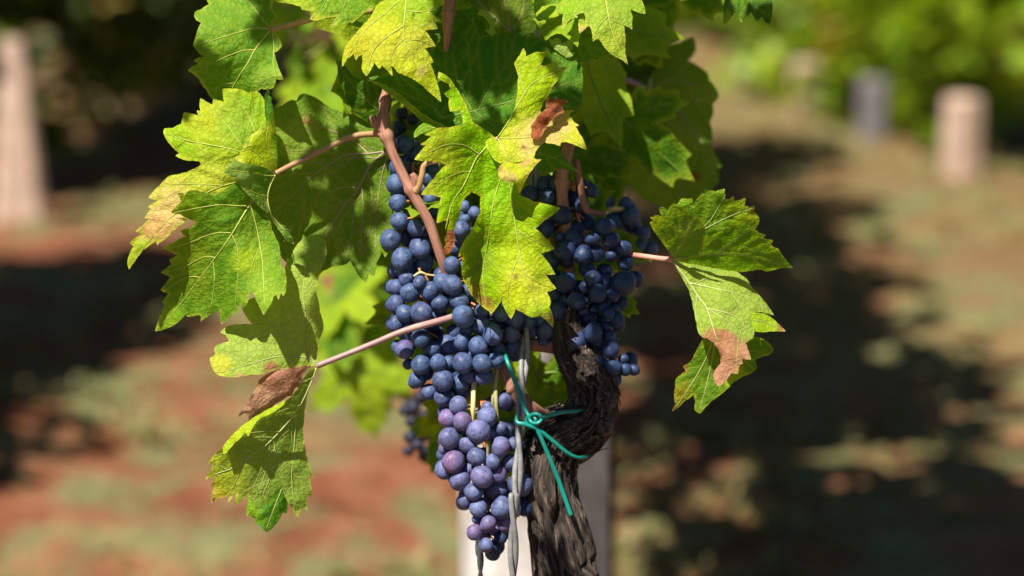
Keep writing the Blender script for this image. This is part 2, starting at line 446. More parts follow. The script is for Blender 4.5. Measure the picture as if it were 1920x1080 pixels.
def sheet(outline, depth, veins=(), base=GRN, patches=(), margin=None, pucker=3.6, step=4.0, side=True, under=False, holes=(), wave=3.2, tips=True):
    """one blade surface: outline and depth control points in traced units. Returns verts(px,py,z), faces, colours, vein strokes"""
    ol = np.array(outline, float)
    orient = 1.0 if (ol[:, 0] * np.roll(ol[:, 1], -1) - np.roll(ol[:, 0], -1) * ol[:, 1]).sum() > 0 else -1.0
    pts = []
    for a, b in zip(ol, np.roll(ol, -1, 0)):
        m = max(1, int(round(np.linalg.norm(b - a) / step)))
        L_ = np.linalg.norm(b - a); nrm = np.array([(b - a)[1], -(b - a)[0]]) / (L_ + 1e-9) * orient
        bul = (0.04 if L_ < 42 else 0.02) * L_ if tips else 0.0
        for k in range(m): pts.append(a + (b - a) * k / m + nrm * bul * 4 * (k / m) * (1 - k / m))
    B = np.array(pts); nb = len(B); ol0 = ol; ol = B
    lo, hi = B.min(0), B.max(0)
    gx, gy = np.meshgrid(np.arange(lo[0], hi[0], step), np.arange(lo[1], hi[1], step * 0.866))
    gx = gx + (np.arange(gx.shape[0]) % 2)[:, None] * step * 0.5
    G = np.c_[gx.ravel(), gy.ravel()]; G = G + RNG.normal(0, step * 0.12, G.shape)
    G = G[inside(ol, G)]
    ring = np.vstack([ol, ol[:1]])
    if len(G): G = G[seg_dist(G, ring) > step * 0.45]
    A = np.vstack([B, G]) if len(G) else B
    edges = [(i, (i + 1) % nb) for i in range(nb)]
    res = delaunay_2d_cdt([Vector(p) for p in A], edges, [], 1, 1e-4)
    V = np.array([[v.x, v.y] for v in res[0]]); F = [tuple(f) for f in res[2]]
    cen = np.array([V[list(f)].mean(0) for f in F])
    keep = inside(ol, cen)
    for (hx, hy, ra, rb, an) in holes:
        d = cen - (hx, hy); ca, sa = math.cos(an), math.sin(an)
        keep &= ((d[:, 0] * ca + d[:, 1] * sa) / ra) ** 2 + ((-d[:, 0] * sa + d[:, 1] * ca) / rb) ** 2 > 1
    F = [f for f, k in zip(F, keep) if k]
    zf = tps(depth)
    z = zf(V)
    # veins: main strokes smoothed, then side veins
    strokes = []
    for v in veins:
        r0 = v[0]; line = smooth_path(np.array(v[1:], float), 8 * (len(v) - 1))
        strokes.append((line, r0))
    if side:
        for line, r0 in list(strokes):
            seg = np.linalg.norm(np.diff(line, axis=0), axis=1); L = np.concatenate([[0], np.cumsum(seg)])
            s = 16.0; sg = 1
            while s < L[-1] - 8:
                i = min(np.searchsorted(L, s), len(line) - 2)
                t = line[i + 1] - line[i]; t /= np.linalg.norm(t) + 1e-9
                an = math.atan2(t[1], t[0]) + sg * R(48 + RNG.uniform(-6, 6))
                p = line[i].copy(); br = [p.copy()]
                for k in range(26):
                    an -= sg * R(1.3)
                    p = p + 5 * np.array([math.cos(an), math.sin(an)])
                    if not inside(ol, p[None])[0]: break
                    if k > 2 and any(seg_dist(p[None], l2)[0] < 4 for l2, _ in strokes[:len(veins)]): break
                    br.append(p.copy())
                if len(br) > 3: strokes.append((np.array(br), r0 * 0.38))
                sg = -sg; s += (30 if under else 17) + RNG.uniform(-3, 3)
    dv = np.full(len(V), 40.0)
    for line, r0 in strokes: dv = np.minimum(dv, seg_dist(V, line))
    edge = seg_dist(V, ring)
    o1, o2 = RNG.uniform(0, 50, 2)
    z = z - pucker * (1 - np.exp(-dv / 7.0)) * np.clip(edge / 10, 0.15, 1) + wave * 2 * (vnoise(V[:, 0] / 22 + o1, V[:, 1] / 22 + o2) - 0.5)
    z = z + wave * 1.5 * np.exp(-edge / 8) * (vnoise(V[:, 0] / 12 + o2, V[:, 1] / 12 + o1) - 0.5)
    c = np.tile(np.array(base), (len(V), 1))
    nz = vnoise(V[:, 0] / 14 + o2, V[:, 1] / 14 + o1) - 0.5
    nz2 = vnoise(V[:, 0] / 5 + o1, V[:, 1] / 5 + o2) - 0.5
    for (x, y, r, pc, soft) in patches:
        d = np.hypot(V[:, 0] - x, V[:, 1] - y) + nz * r * 0.7 + nz2 * min(r * .3, 6)
        f = np.clip((r - d) / (soft * r + 1e-6) + 0.5, 0, 1)[:, None]
        c = c * (1 - f) + np.array(pc) * f
    # paler close to the veins
    f = 0.35 * np.exp(-dv / 2.5)[:, None]; c = c * (1 - f) + np.array((0.30, 0.35, 0.03)) * f
    if margin is not None:
        f = (np.clip(1 - (edge + nz * 8) / margin[1], 0, 1) * 0.8)[:, None]; c = c * (1 - f) + np.array(margin[0]) * f
    if tips:
        ol = ol0; e0 = np.roll(ol, 1, 0) - ol; e1 = np.roll(ol, -1, 0) - ol
        cs = (e0 * e1).sum(1) / (np.linalg.norm(e0, axis=1) * np.linalg.norm(e1, axis=1) + 1e-9)
        mid = (np.roll(ol, 1, 0) + np.roll(ol, -1, 0)) / 2
        for i in np.where(cs > 0.2)[0]:
            if inside(ol, (ol[i] * 0.9 + mid[i] * 0.1)[None])[0]:
                d = np.hypot(*(V - ol[i]).T); f = np.clip(1.3 - d / 4.0, 0, 0.9)[:, None]
                c = c * (1 - f) + np.array((0.50, 0.40, 0.24)) * f
    gr = np.clip((c[:, 1] / (c[:, 0] + 1e-6) - 0.75) / 0.2, 0, 1)[:, None]      # living tissue is purer green than dead
    c = c * (1 + gr * np.array((0.0, 0.08, -0.42)))
    keepn = len(strokes) if under else len(veins)
    return np.c_[V, z], F, c, [(np.c_[l, zf(l)], r * 0.7) for l, r in strokes[:keepn]], dv


def leaf(parent, sheets, vein_mat, petiole=None, pet_mat=PET_TAN, label=None, origin=None, vz=1.2):
    vs, fs, cs, uvs, n = [], [], [], [], 0
    vm = MB()
    ou = RNG.uniform(0, 20, 2)
    for sh in sheets:
        front = sh.pop('front', 1)
        V, F, c, st, dv = sheet(**sh)
        zg = {}
        vs.append(P(V[:, 0], V[:, 1], V[:, 2])); fs += [tuple(i + n for i in f) for f in F]; n += len(V)
        cs.append(c); uvs.append(V[:, :2] / 100 + ou)
        for line, r in st:
            # sit the stroke on the puckered surface
            idx = np.argmin(((line[:, None, :2] - V[None, :, :2]) ** 2).sum(2), axis=1)
            zz = V[idx, 2]; zz = np.convolve(np.pad(zz, 2, 'edge'), np.ones(5) / 5, 'valid')
            rr = np.linspace(r, r * 0.35, len(line))
            v, f, u = tube(P(line[:, 0], line[:, 1], zz - vz * front + rr * 0.45), rr * UNIT, 6)
            vm.add(v, f)
    A = np.concatenate(vs)
    org = P(*origin) if origin is not None else A.mean(0)
    o = obj('leaf', A, fs, LEAF, parent, org, cols=np.concatenate(cs), uv=np.concatenate(uvs))
    if label: o['label'] = label
    if vm.n: vm.build('vein', vein_mat, o)
    if petiole is not None:
        m = MB(); v, f, u = ptube(petiole, 60, 14, lambda v, a: 1 + 0.16 * (vnoise(v * 55 + 3, a * 0 + 5) - 0.5) + 0.08 * (vnoise(a * 2.2, v * 40) - 0.5)); m.add(v, f); m.build('petiole', pet_mat, o)
    return o


def drop(px, py, z, h):
    """the traced point h metres straight below (px, py, z)"""
    p = P(px, py, z) - np.array([0, 0, h]); a = pix(p)
    return tuple(float(t) for t in a)


# ------------------------------------------------------------------ the subject: an old grapevine
base = drop(1062, 1080, 40, 0.0)
gb = P(1062, 1080, 40); ground_pt = np.array([gb[0] + 0.03, gb[1] + 0.01, 0.0])
VINE = empty('grapevine', ground_pt)
tag(VINE, 'old gnarled grapevine with yellowing green leaves tied up with turquoise string', 'grapevine')

# trunk: S-bend with a pruned head
tp = [drop(1075, 1080, 40, 0.64) + (92,), drop(1066, 1080, 40, 0.45) + (82,), drop(1058, 1080, 38, 0.25) + (74,), drop(1064, 1080, 39, 0.15) + (72,), drop(1068, 1080, 40, 0.08) + (70,), (1074, 1150, 40, 68), (1062, 1080, 40, 66), (1046, 1000, 40, 60),
      (1030, 930, 40, 56), (1026, 870, 40, 56), (1046, 825, 38, 58), (1078, 806, 34, 56), (1104, 785, 32, 50), (1116, 750, 32, 47), (1108, 712, 34, 44),
      (1090, 680, 38, 38), (1074, 650, 42, 34), (1066, 610, 50, 30), (1070, 560, 62, 26)]
tp = np.array(tp, float)
def bark_disp(v, a):
    sx, sy = np.cos(a), np.sin(a)
    tw = a + v * 3.0
    wob = 0.8 * (vnoise(tw * 1.5 + 3, v * 14) - 0.5)
    cyc = 2 * math.pi
    f1 = np.abs(vnoise((tw / cyc) * 15 + wob, v * 11 + 3) - 0.5) * 2            # deep fissures between strips
    f2 = np.abs(vnoise((tw / cyc) * 34 + wob * 2 + 9, v * 24 + 13) - 0.5) * 2
    plate = vnoise((tw / cyc) * 13 + 30, v * 30 + 8)                            # strips that lift and break off
    plate = np.clip((plate - 0.5) * 9, -0.5, 0.5)
    lump = vnoise(sx * 1.6 + 7 + v * 9, sy * 1.6 + 9 + v * 11) - 0.5
    fine = vnoise((tw / cyc) * 70, v * 150) - 0.5
    return 1.03 + 0.30 * lump - 0.34 * np.exp(-(f1 / 0.16) ** 2) - 0.16 * np.exp(-(f2 / 0.2) ** 2) + 0.10 * plate + 0.08 * fine
s = smooth_path(tp, 640)
m = MB(); v, f, u = tube(P(s[:, 0], s[:, 1], s[:, 2]), s[:, 3] * UNIT, 150, bark_disp); m.add(v, f, u)
# shreds of loose bark along the outline
for k in range(330):
    i = RNG.integers(290, 610); t = s[min(i + 3, 639), :3] - s[i - 3, :3]; t /= np.linalg.norm(t)
    a = RNG.uniform(0, 2 * math.pi); sd = np.cross(t, (0, 0, 1.0)); sd /= np.linalg.norm(sd)
    o_ = math.cos(a) * sd - abs(math.sin(a)) * np.array([0, 0, 1.0])
    r = s[i, 3] * RNG.uniform(0.90, 1.02); L = RNG.uniform(12, 34) * RNG.choice([-1, 1]); wd = RNG.uniform(1.5, 4.0) if k % 2 else RNG.uniform(4.0, 9.0)
    side_ = np.cross(t, o_)
    lift = RNG.uniform(0.2, 1.2); bend = RNG.normal(0, 5); c0 = s[i, :3] + o_ * r; q = []
    for j in range(6):
        h = j / 5; p_ = c0 + t * L * h + o_ * (1.0 + (4 if k % 2 else 5) * h * h * lift) + side_ * (RNG.normal(0, 0.8) + bend * h * h)
        ww = wd * (1 - 0.75 * h)
        q += [p_ - side_ * ww, p_ + o_ * 1.2, p_ + side_ * ww]
    q = np.array(q); ff = []
    for j in range(5): ff += [(3 * j, 3 * j + 1, 3 * j + 4, 3 * j + 3), (3 * j + 1, 3 * j + 2, 3 * j + 5, 3 * j + 4)]
    m.add(P(q[:, 0], q[:, 1], q[:, 2]), ff, np.c_[RNG.uniform(0, 1) + 0 * q[:, 0] + 0.02 * (np.arange(18) % 3), np.arange(18) / 30.0])
m.build('trunk', BARK, VINE, uv=True)
# round pruning scars on the head
for (x, y, z, r, tilt) in ((1136, 752, -8, 19, 0.3), (1134, 800, -14, 16, -0.2)):
    mb = MB(); rings = [(0.0, -3), (0.45, -1.0), (0.7, -3.2), (0.92, -0.5), (1.0, 2.5), (1.15, 8), (1.32, 22)]
    q, ff = [], []
    nA = 28
    for ri, (rr, dz) in enumerate(rings):
        for j in range(nA):
            a = 2 * math.pi * j / nA; wob = 1 + 0.34 * (vnoise(np.array([math.cos(a) * 2 + x]), np.array([math.sin(a) * 2 + ri]))[0] - 0.5) * 2
            q.append((x + r * rr * wob * math.cos(a) * 0.9, y + r * rr * wob * math.sin(a), z + dz + tilt * r * rr * math.cos(a) + RNG.normal(0, 1.5)))
    for ri in range(len(rings) - 1):
        for j in range(nA):
            j2 = (j + 1) % nA; ff.append((ri * nA + j, ri * nA + j2, (ri + 1) * nA + j2, (ri + 1) * nA + j))
    q = np.array(q); mb.add(P(q[:, 0], q[:, 1], q[:, 2]), ff); mb.build('pruning_scar', KNOT, VINE)

def cane(name, rows, material, n=40, sides=16, nodes=(), label=None, amp=0.06):
    L = len(rows)
    def dsp(v, a):
        t = v / (v.max() + 1e-9); g = 1 + amp * (vnoise(a * 3 + 4, v * 60) - 0.5) * 2
        for nd in nodes: g = g + 0.38 * np.exp(-((t - nd) / 0.014) ** 2)
        return g
    mb = MB(); v, f, u = ptube(rows, n, sides, dsp); mb.add(v, f, u)
    o = mb.build(name, material, VINE, uv=True)
    if label: o['label'] = label
    return o

cane('cane', [(728, 150, 14, 8), (722, 185, 10, 8.5), (719, 215, 6, 10), (718, 232, 4, 12), (724, 252, 2, 10.5), (736, 285, 0, 9.5), (748, 312, 0, 9), (762, 340, -2, 9), (775, 365, -4, 9.5),
      (793, 395, -4, 9.5), (806, 420, -2, 9.5), (818, 455, 0, 9), (830, 492, 8, 9), (850, 540, 30, 9), (900, 600, 60, 10), (980, 640, 70, 12), (1040, 650, 60, 14)], CANE, 110, 18, (0.06, 0.115, 0.165, 0.33))
cane('spur', [(712, 246, 2, 7), (704, 232, -2, 7.5), (697, 217, -5, 5.5)], CANE, 12, 14)
cane('spur', [(781, 352, -6, 9), (778, 336, -12, 8), (773, 326, -16, 5)], CANE, 12, 14)
cane('cane', [(844, -60, 20, 14), (842, 0, 14, 13), (840, 40, 8, 11), (838, 75, 4, 7), (836, 97, 4, 4)], CANE, 30, 16, (0.55,))
cane('cane', [(1072, 235, 60, 13), (1062, 290, 46, 12), (1054, 330, 40, 12), (1054, 370, 44, 11), (1060, 420, 55, 11), (1066, 500, 62, 12), (1068, 600, 56, 14)], CANE, 60, 16, (0.3, 0.62))
cane('cane', [(936, 676, 30, 10), (948, 700, 22, 12), (965, 730, 18, 14), (985, 758, 20, 16), (1012, 785, 30, 20), (1035, 805, 38, 24)], CANE, 40, 16, (0.35,), 'short purplish shoot rising from the head of the trunk')

# ------------------------------------------------------------------ the leaves that show largest, one by one
L1a = [(822, 134), (843, 146), (852, 160), (866, 182), (878, 208), (887, 229), (904, 240), (924, 254), (940, 275), (955, 305), (966, 335), (973, 366), (1000, 377.5), (1051, 390), (1020, 414), (1003.5, 428), (1022, 445), (1039.5, 466), (1013, 475),
       (1026, 490), (1041, 514.5), (1022, 514.5), (1034, 530), (1043, 541), (1025.5, 547.5), (1033, 565), (1030, 576), (1038, 598), (1036.5, 614), (1024, 600), (1013, 592), (997, 595), (980, 586), (967, 579), (958, 598),
       (951.5, 588.5), (940.5, 563), (930, 578), (920, 590), (917.5, 584), (906, 576), (887, 557), (874, 535), (866.5, 516), (866, 497), (868, 478), (858.5, 482), (867, 458), (881, 437), (890, 422), (901, 396), (901, 368), (892, 363), (884, 360), (874, 368),
       (865, 381), (862, 403), (855, 420), (848, 437), (841, 446), (833.5, 451.5), (838, 437), (843, 415), (832, 413), (819, 418.5), (823, 392), (827, 370), (810, 365), (789.5, 365), (800, 350), (813, 335), (825, 320), (836, 309), (824, 304), (810, 302), (777, 299), (787, 286),
       (799, 272.5), (788, 271), (799, 264), (809, 256), (795, 252), (806, 246), (816, 241), (843, 239), (867, 235), (868, 226), (866, 216), (863, 206), (844, 209), (841, 196), (842, 185), (832, 175), (845, 167), (841, 157), (830, 152), (821, 146)]
z1a = [(822, 140, -120), (850, 180, -100), (868, 230, -118), (905, 244, -92), (930, 260, -88), (777, 299, -175), (815, 260, -150), (790, 365, -185), (840, 320, -145), (820, 418, -190), (838, 445, -190), (862, 380, -140), (880, 300, -98), (900, 350, -84),
       (960, 320, -90), (973, 366, -84), (935, 420, -88), (880, 450, -78), (870, 520, -66), (917, 585, -74), (950, 520, -98), (1000, 400, -84), (1050, 390, -110), (1040, 465, -82), (1042, 540, -84), (1036, 614, -112), (965, 585, -106), (990, 500, -96)]
v1a = [(1.9, (928, 258), (905, 283), (893, 297), (880, 325), (868, 350), (848, 380), (835, 430)), (1.7, (898, 289), (880, 277), (866, 271), (835, 272), (790, 292)), (1.2, (880, 322), (868, 322), (845, 330), (800, 358)),
       (1.9, (945, 300), (958, 360), (966, 420), (975, 480), (992, 540), (1030, 605)), (1.5, (940, 330), (925, 380), (915, 450), (905, 520), (912, 575)), (1.3, (975, 470), (955, 530), (952, 580)), (1.2, (968, 430), (1000, 450), (1035, 465)), (1.1, (985, 515), (1010, 530), (1038, 541))]
L1b = [(932, 258), (940, 246), (954, 227), (962, 212), (966, 199), (969, 185), (971, 171), (972, 143), (968, 130), (964, 118), (968, 112), (975, 103), (981, 90.5), (985, 95), (986, 106), (995, 102), (1004, 97.5), (1018, 98), (1031, 95), (1020, 108), (1014, 121), (1020, 124), (1034, 119), (1052, 117), (1043, 123), (1038, 128), (1050, 127), (1063, 125), (1052, 140), (1043, 154), (1036, 162),
       (1032, 171), (1026, 183), (1018, 193), (1013, 206), (1014, 216), (1024, 212), (1036, 212), (1048, 208), (1057, 207), (1077, 207), (1070, 212), (1068, 218), (1076, 229), (1086, 235), (1079, 237), (1086, 250), (1093, 260), (1100, 281), (1086, 275), (1074, 270), (1062, 266), (1052, 267), (1050, 274), (1040, 270), (1021, 267), (1010, 276), (1004, 285), (1000, 297), (975, 303), (952, 305), (938, 306), (927, 300), (917, 285), (910, 268), (916, 260)]
z1b = [(932, 258, -92), (966, 190, -92), (966, 110, -70), (990, 90, -66), (1060, 125, -62), (1020, 180, -78), (1000, 240, -96), (1040, 215, -72), (1075, 210, -80), (1100, 281, -128), (1060, 255, -110), (1000, 296, -120), (927, 300, -106), (960, 280, -108), (912, 268, -96)]
v1b = [(1.8, (934, 257), (955, 225), (975, 190), (1000, 155), (1058, 127)), (1.6, (936, 259), (970, 259), (1010, 255), (1050, 248), (1095, 276)), (2.4, (934, 261), (943, 278), (950, 294), (955, 304)), (1.1, (985, 178), (975, 140), (980, 100)), (1.1, (990, 258), (1020, 240), (1060, 225))]
L1c = [(952, 303), (975, 301), (999, 295), (1006, 299), (1015.5, 299), (1010, 304), (1004, 310), (993, 324), (985, 338), (979, 352), (974, 364), (971, 352), (965.5, 340), (952, 342), (940, 338), (934, 329), (934, 318), (938, 310)]
z1c = [(952, 303, -112), (1000, 295, -121), (1015, 299, -132), (990, 325, -128), (974, 362, -112), (940, 337, -140), (936, 316, -126), (965, 335, -142), (965, 318, -120)]
L1d = [(996, 259), (995, 252), (999, 244), (994, 238), (1004, 225), (1010, 215), (1018, 209), (1024, 203), (1024, 193), (1028, 181), (1033, 187), (1037, 188), (1042, 180), (1048, 187), (1056, 186), (1065, 190), (1058, 195), (1054, 202), (1058, 210), (1047, 214), (1040, 220), (1031, 228), (1027, 235), (1020, 246), (1016, 255), (1008, 261)]
z1d = [(994, 262, -114), (1018, 266, -118), (1023, 204, -108), (1050, 187, -102), (1063, 190, -94), (1057, 207, -108), (1036, 228, -122), (1008, 236, -108)]
leaf(VINE, [dict(outline=L1a, depth=z1a, veins=v1a, base=YGR, patches=[(985, 500, 75, (0.38, 0.44, 0.010), 1.2), (985, 540, 34, (0.58, 0.54, 0.08), 1.2), (965, 555, 26, YEL, 1.0), (810, 290, 50, (0.36, 0.40, 0.03), 1.2), (790, 350, 34, (0.40, 0.42, 0.04), 1), (830, 430, 26, YEL, 1), (838, 440, 9, BRN, .5),
            (872, 545, 34, (0.40, 0.30, 0.03), .6), (905, 575, 26, (0.30, 0.15, 0.03), .7), (868, 515, 9, BRN, .6), (966, 519, 6, (0.3, 0.17, 0.06), .8), (1030, 603, 16, (0.55, 0.34, 0.10), .7), (884, 490, 40, (0.16, 0.27, 0.03), 1.2)], margin=((0.46, 0.45, 0.04), 6.0), step=3.6, pucker=3.4),
            dict(outline=L1b, depth=z1b, veins=v1b, base=(0.33, 0.42, 0.008), patches=[(1000, 262, 46, (0.58, 0.46, 0.13), .8), (1052, 250, 48, (0.60, 0.42, 0.15), .7), (1080, 265, 26, (0.45, 0.42, 0.05), .9), (982, 275, 4, BRN, .5), (1020, 245, 20, PEACH, .8), (950, 270, 20, (0.47, 0.45, 0.05), 1), (1080, 215, 16, (0.48, 0.44, 0.06), .8)], margin=((0.50, 0.46, 0.05), 5.0), step=3.6, pucker=3.0),
            dict(outline=L1c, depth=z1c, veins=[], base=(0.42, 0.42, 0.03), patches=[(934, 316, 9, BRN, .6), (952, 332, 16, TAN, .8), (985, 300, 12, (0.5, 0.33, 0.1), .8)], margin=((0.5, 0.32, 0.10), 3.0), step=3.2, side=False),
            dict(outline=L1d, depth=z1d, veins=[], base=(0.22, 0.06, 0.022), patches=[(1044, 192, 12, (0.36, 0.13, 0.05), 1), (1002, 250, 12, (0.30, 0.09, 0.035), 1), (1046, 207, 8, (0.10, 0.03, 0.015), .8), (1022, 225, 9, (0.15, 0.04, 0.015), 1)], margin=((0.34, 0.15, 0.07), 1.8), step=2.6, side=False, wave=5.0),
            dict(outline=[(838, 434), (846, 430), (852, 438), (853, 450), (849, 464), (843, 474), (835, 478), (831, 470), (836, 458), (836, 446)], depth=[(840, 432, -186), (853, 450, -180), (835, 478, -170), (846, 470, -184), (834, 455, -176)], veins=[], base=(0.36, 0.12, 0.05), step=3.2, side=False, wave=4.0)],
     VEIN_Y, petiole=[(933, 259, -93, 3.6), (915, 275, -66, 4.2), (880, 290, -40, 4.5), (830, 300, -20, 5), (798, 308, -18, 5.5), (791, 330, -16, 6), (786, 346, -12, 7), (778, 358, -6, 10)], pet_mat=PET_TAN,
     label='yellow-green leaf hanging over the grapes, with a curled brown patch', origin=(932, 258, -92))

L2 = [(417, 167), (434, 166), (449, 167), (466, 174), (482, 170.5), (494, 184), (500, 215), (512, 250), (516, 300), (512, 330), (490, 345), (470, 360), (440, 372), (400, 380), (370, 405), (350, 412), (338, 422), (322.5, 434), (312, 446), (298.5, 455), (295, 460), (292, 451.5), (280, 460), (268, 469), (258, 482), (250.5, 493), (242, 505), (238.5, 493), (242, 478), (250.5, 462), (243, 455), (249, 450), (258, 444), (268, 439.5), (254, 434), (268, 422),
      (281, 410), (271, 409), (278, 398), (283, 392), (277, 388), (286, 382), (298.5, 376), (278, 371), (288, 358), (300, 347), (308, 338), (317, 330), (334, 327), (350, 323), (366, 316), (377, 309), (374, 302.5), (362, 301), (350, 301), (338, 297), (329, 292), (336, 287), (320, 272), (309, 256), (306, 248), (308, 241), (324, 240), (340, 232), (342, 221), (345, 210), (358, 213), (372, 217), (369, 207), (376, 208), (374, 196), (376, 184), (386, 190), (398, 197), (400, 186), (410, 188), (420, 191), (418, 178)]
z2 = [(417, 167, -30), (480, 172, -10), (510, 325, -42), (500, 240, -28), (430, 280, -66), (309, 250, -40), (345, 212, -30), (380, 310, -62), (300, 350, -50), (242, 500, -40), (270, 420, -52), (350, 400, -74), (440, 360, -54)]
v2 = [(2.0, (514, 326), (480, 300), (442, 282), (395, 272), (345, 262), (312, 250)), (1.5, (500, 300), (480, 250), (466, 218), (450, 195), (426, 170)), (1.5, (505, 335), (450, 340), (390, 360), (330, 400), (285, 445), (244, 500)), (1.2, (466, 292), (430, 240), (400, 210), (380, 190)), (1.2, (420, 348), (370, 345), (320, 345))]
F1 = [(511, 206), (506, 214), (508, 222), (502, 230), (497, 238), (488, 242), (480, 248), (472, 252), (466, 260), (468, 268), (458, 272), (455, 280), (449, 284), (452, 290), (439, 296), (450, 303), (463, 310), (490, 313), (508, 320), (516, 326), (520, 310), (519, 285), (517, 255), (515, 230)]
F0 = [(496, 190), (497, 176), (502, 167), (506, 172), (503, 178), (511, 184), (508, 190), (513, 202), (517, 250), (520, 310), (517, 326), (509, 300), (503, 260), (499, 225)]
F2 = [(430, 297), (436, 303), (428, 311), (420, 323), (430, 328), (437, 334), (449, 345), (458, 358), (470, 369), (480, 380), (490, 390), (502, 399), (514, 407), (528, 421), (540, 424), (550, 421), (547, 430), (543, 438), (549, 446), (552, 458), (542, 456), (533, 446), (522, 430), (511, 415), (503, 398), (500, 378), (506, 352), (516, 327), (505, 318), (490, 312), (470, 309), (452, 305), (440, 301)]
leaf(VINE, [dict(outline=L2, depth=z2, veins=v2, base=(0.25, 0.38, 0.014), patches=[(400, 225, 46, (0.38, 0.39, 0.03), 1.2), (300, 375, 60, (0.50, 0.44, 0.10), 1.1), (300, 410, 44, (0.58, 0.40, 0.17), .9), (340, 385, 40, (0.58, 0.42, 0.16), .9), (290, 432, 26, (0.58, 0.33, 0.12), .7), (250, 480, 24, (0.34, 0.38, 0.05), .8), (400, 335, 50, (0.42, 0.43, 0.06), 1.2), (450, 230, 40, (0.24, 0.36, 0.05), 1)], margin=((0.42, 0.43, 0.05), 6)),
            dict(outline=F0, depth=[(500, 170, -58), (514, 205, -62), (520, 310, -50), (505, 260, -44), (498, 200, -40)], base=(0.09, 0.21, 0.03), step=3.2, side=False),
            dict(outline=F1, depth=[(511, 206, -64), (517, 260, -58), (516, 325, -52), (480, 290, -84), (440, 296, -112), (466, 260, -92), (500, 235, -70), (460, 308, -112)], veins=[(1.2, (515, 322), (490, 295), (470, 280), (452, 284)), (1.0, (517, 300), (500, 265), (505, 230))], base=(0.36, 0.40, 0.02), step=3.2, margin=((0.55, 0.48, 0.14), 4), side=False),
            dict(outline=F2, depth=[(430, 297, -118), (420, 323, -122), (470, 309, -112), (516, 327, -54), (470, 340, -100), (450, 345, -108), (490, 390, -84), (505, 370, -62), (550, 422, -66), (552, 458, -50), (520, 425, -56)], veins=[(1.3, (514, 330), (490, 328), (460, 322), (432, 320)), (2.0, (516, 328), (506, 350), (502, 375), (510, 404), (530, 428), (546, 430)), (0.9, (505, 370), (480, 362), (460, 352))], base=(0.11, 0.20, 0.035), patches=[(452, 330, 22, (0.2, 0.27, 0.1), 1)], margin=((0.3, 0.33, 0.14), 3), step=3.2, side=False)],
     VEIN_Y, petiole=[(517, 325, -54, 4.5), (550, 308, -40, 5), (600, 284, -22, 5.2), (640, 264, -10, 5.4), (670, 254, -2, 6), (700, 251, 2, 6.5), (714, 252, 4, 8)], pet_mat=PET_TAN, label='pale yellow-green leaf folded along its middle, its tip turning peach', origin=(516, 326, -54))

L3 = [(333, 362), (344, 362), (345, 368), (355, 357), (366, 357), (377, 359), (390, 362), (402, 365), (410, 360), (419, 357), (430, 349), (444, 340), (452, 346), (460, 356), (474, 374), (490, 390), (502, 404), (510.5, 432), (517, 446), (522, 457), (525, 480), (527, 500), (534, 504), (537, 525), (535.5, 548), (531, 555), (527, 548), (522, 562), (518, 552), (513, 556), (509, 568), (502, 579), (494, 590), (489, 580), (484, 570), (480, 562), (477, 554), (469, 545.5), (466, 558), (463, 570), (458, 577.5), (452, 575), (451, 568),
      (448, 578), (444, 586), (438, 586), (428, 598), (415, 608), (413, 595), (412, 582), (405, 584), (399, 589), (392, 590), (383, 598), (376, 603), (377, 595), (374, 590), (365, 592), (351, 594), (349, 588), (340, 598), (327, 609), (308, 617), (291, 621), (296, 604), (303, 588), (309, 570.5), (304, 566), (310, 558), (316, 551), (301, 544), (311, 532), (320, 519), (302, 511), (312, 503), (322, 495.5), (317.5, 487), (333, 479), (319, 472), (305, 466), (326, 454), (347, 443), (338, 432), (352, 428), (367.5, 420.5), (363, 414), (355, 411), (338, 402), (320, 398), (330, 388), (340, 378), (337, 370)]
z3 = [(333, 362, -112), (400, 362, -114), (445, 342, -106), (480, 380, -72), (450, 420, -96), (442, 500, -94), (446, 580, -92), (380, 470, -52), (330, 440, -44), (300, 510, 8), (340, 550, 18), (295, 618, 52), (390, 590, -22), (490, 430, -66), (510, 480, -80), (530, 545, -118), (494, 588, -136), (480, 510, -100), (370, 400, -92)]
v3 = [(2.3, (473, 376), (455, 405), (434, 440), (404, 483), (376, 520), (340, 568), (295, 618)), (2.0, (469, 382), (477, 410), (485, 445), (492, 490), (494, 530), (497, 575)), (1.7, (462, 386), (440, 386), (413, 384), (370, 390), (325, 399)), (1.5, (433, 437), (413, 436), (390, 441), (344, 459), (312, 466)), (1.4, (404, 483), (382, 482), (344, 501), (310, 511)), (1.3, (376, 520), (358, 519), (338, 526), (308, 545)), (1.2, (436, 441), (446, 470), (446, 520), (440, 580)), (1.2, (400, 492), (402, 525), (396, 570), (380, 598)), (1.0, (489, 460), (475, 490), (465, 530))]
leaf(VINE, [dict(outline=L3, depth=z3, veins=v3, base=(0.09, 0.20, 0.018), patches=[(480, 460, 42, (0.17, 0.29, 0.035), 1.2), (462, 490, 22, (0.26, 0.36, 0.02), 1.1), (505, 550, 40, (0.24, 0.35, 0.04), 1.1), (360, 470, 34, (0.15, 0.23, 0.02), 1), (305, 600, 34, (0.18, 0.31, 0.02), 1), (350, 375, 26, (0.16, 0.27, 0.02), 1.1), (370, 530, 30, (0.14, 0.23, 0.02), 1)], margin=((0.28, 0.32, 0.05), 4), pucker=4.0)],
     VEIN_Y, petiole=[(474, 374, -82, 4), (486, 366, -40, 4), (510, 355, 60, 4), (560, 345, 110, 4), (640, 320, 110, 4.5), (725, 300, 60, 5)], pet_mat=PET_GRN, label='deep green toothed leaf, half in shade, below the pale folded leaf', origin=(472, 376, -82))

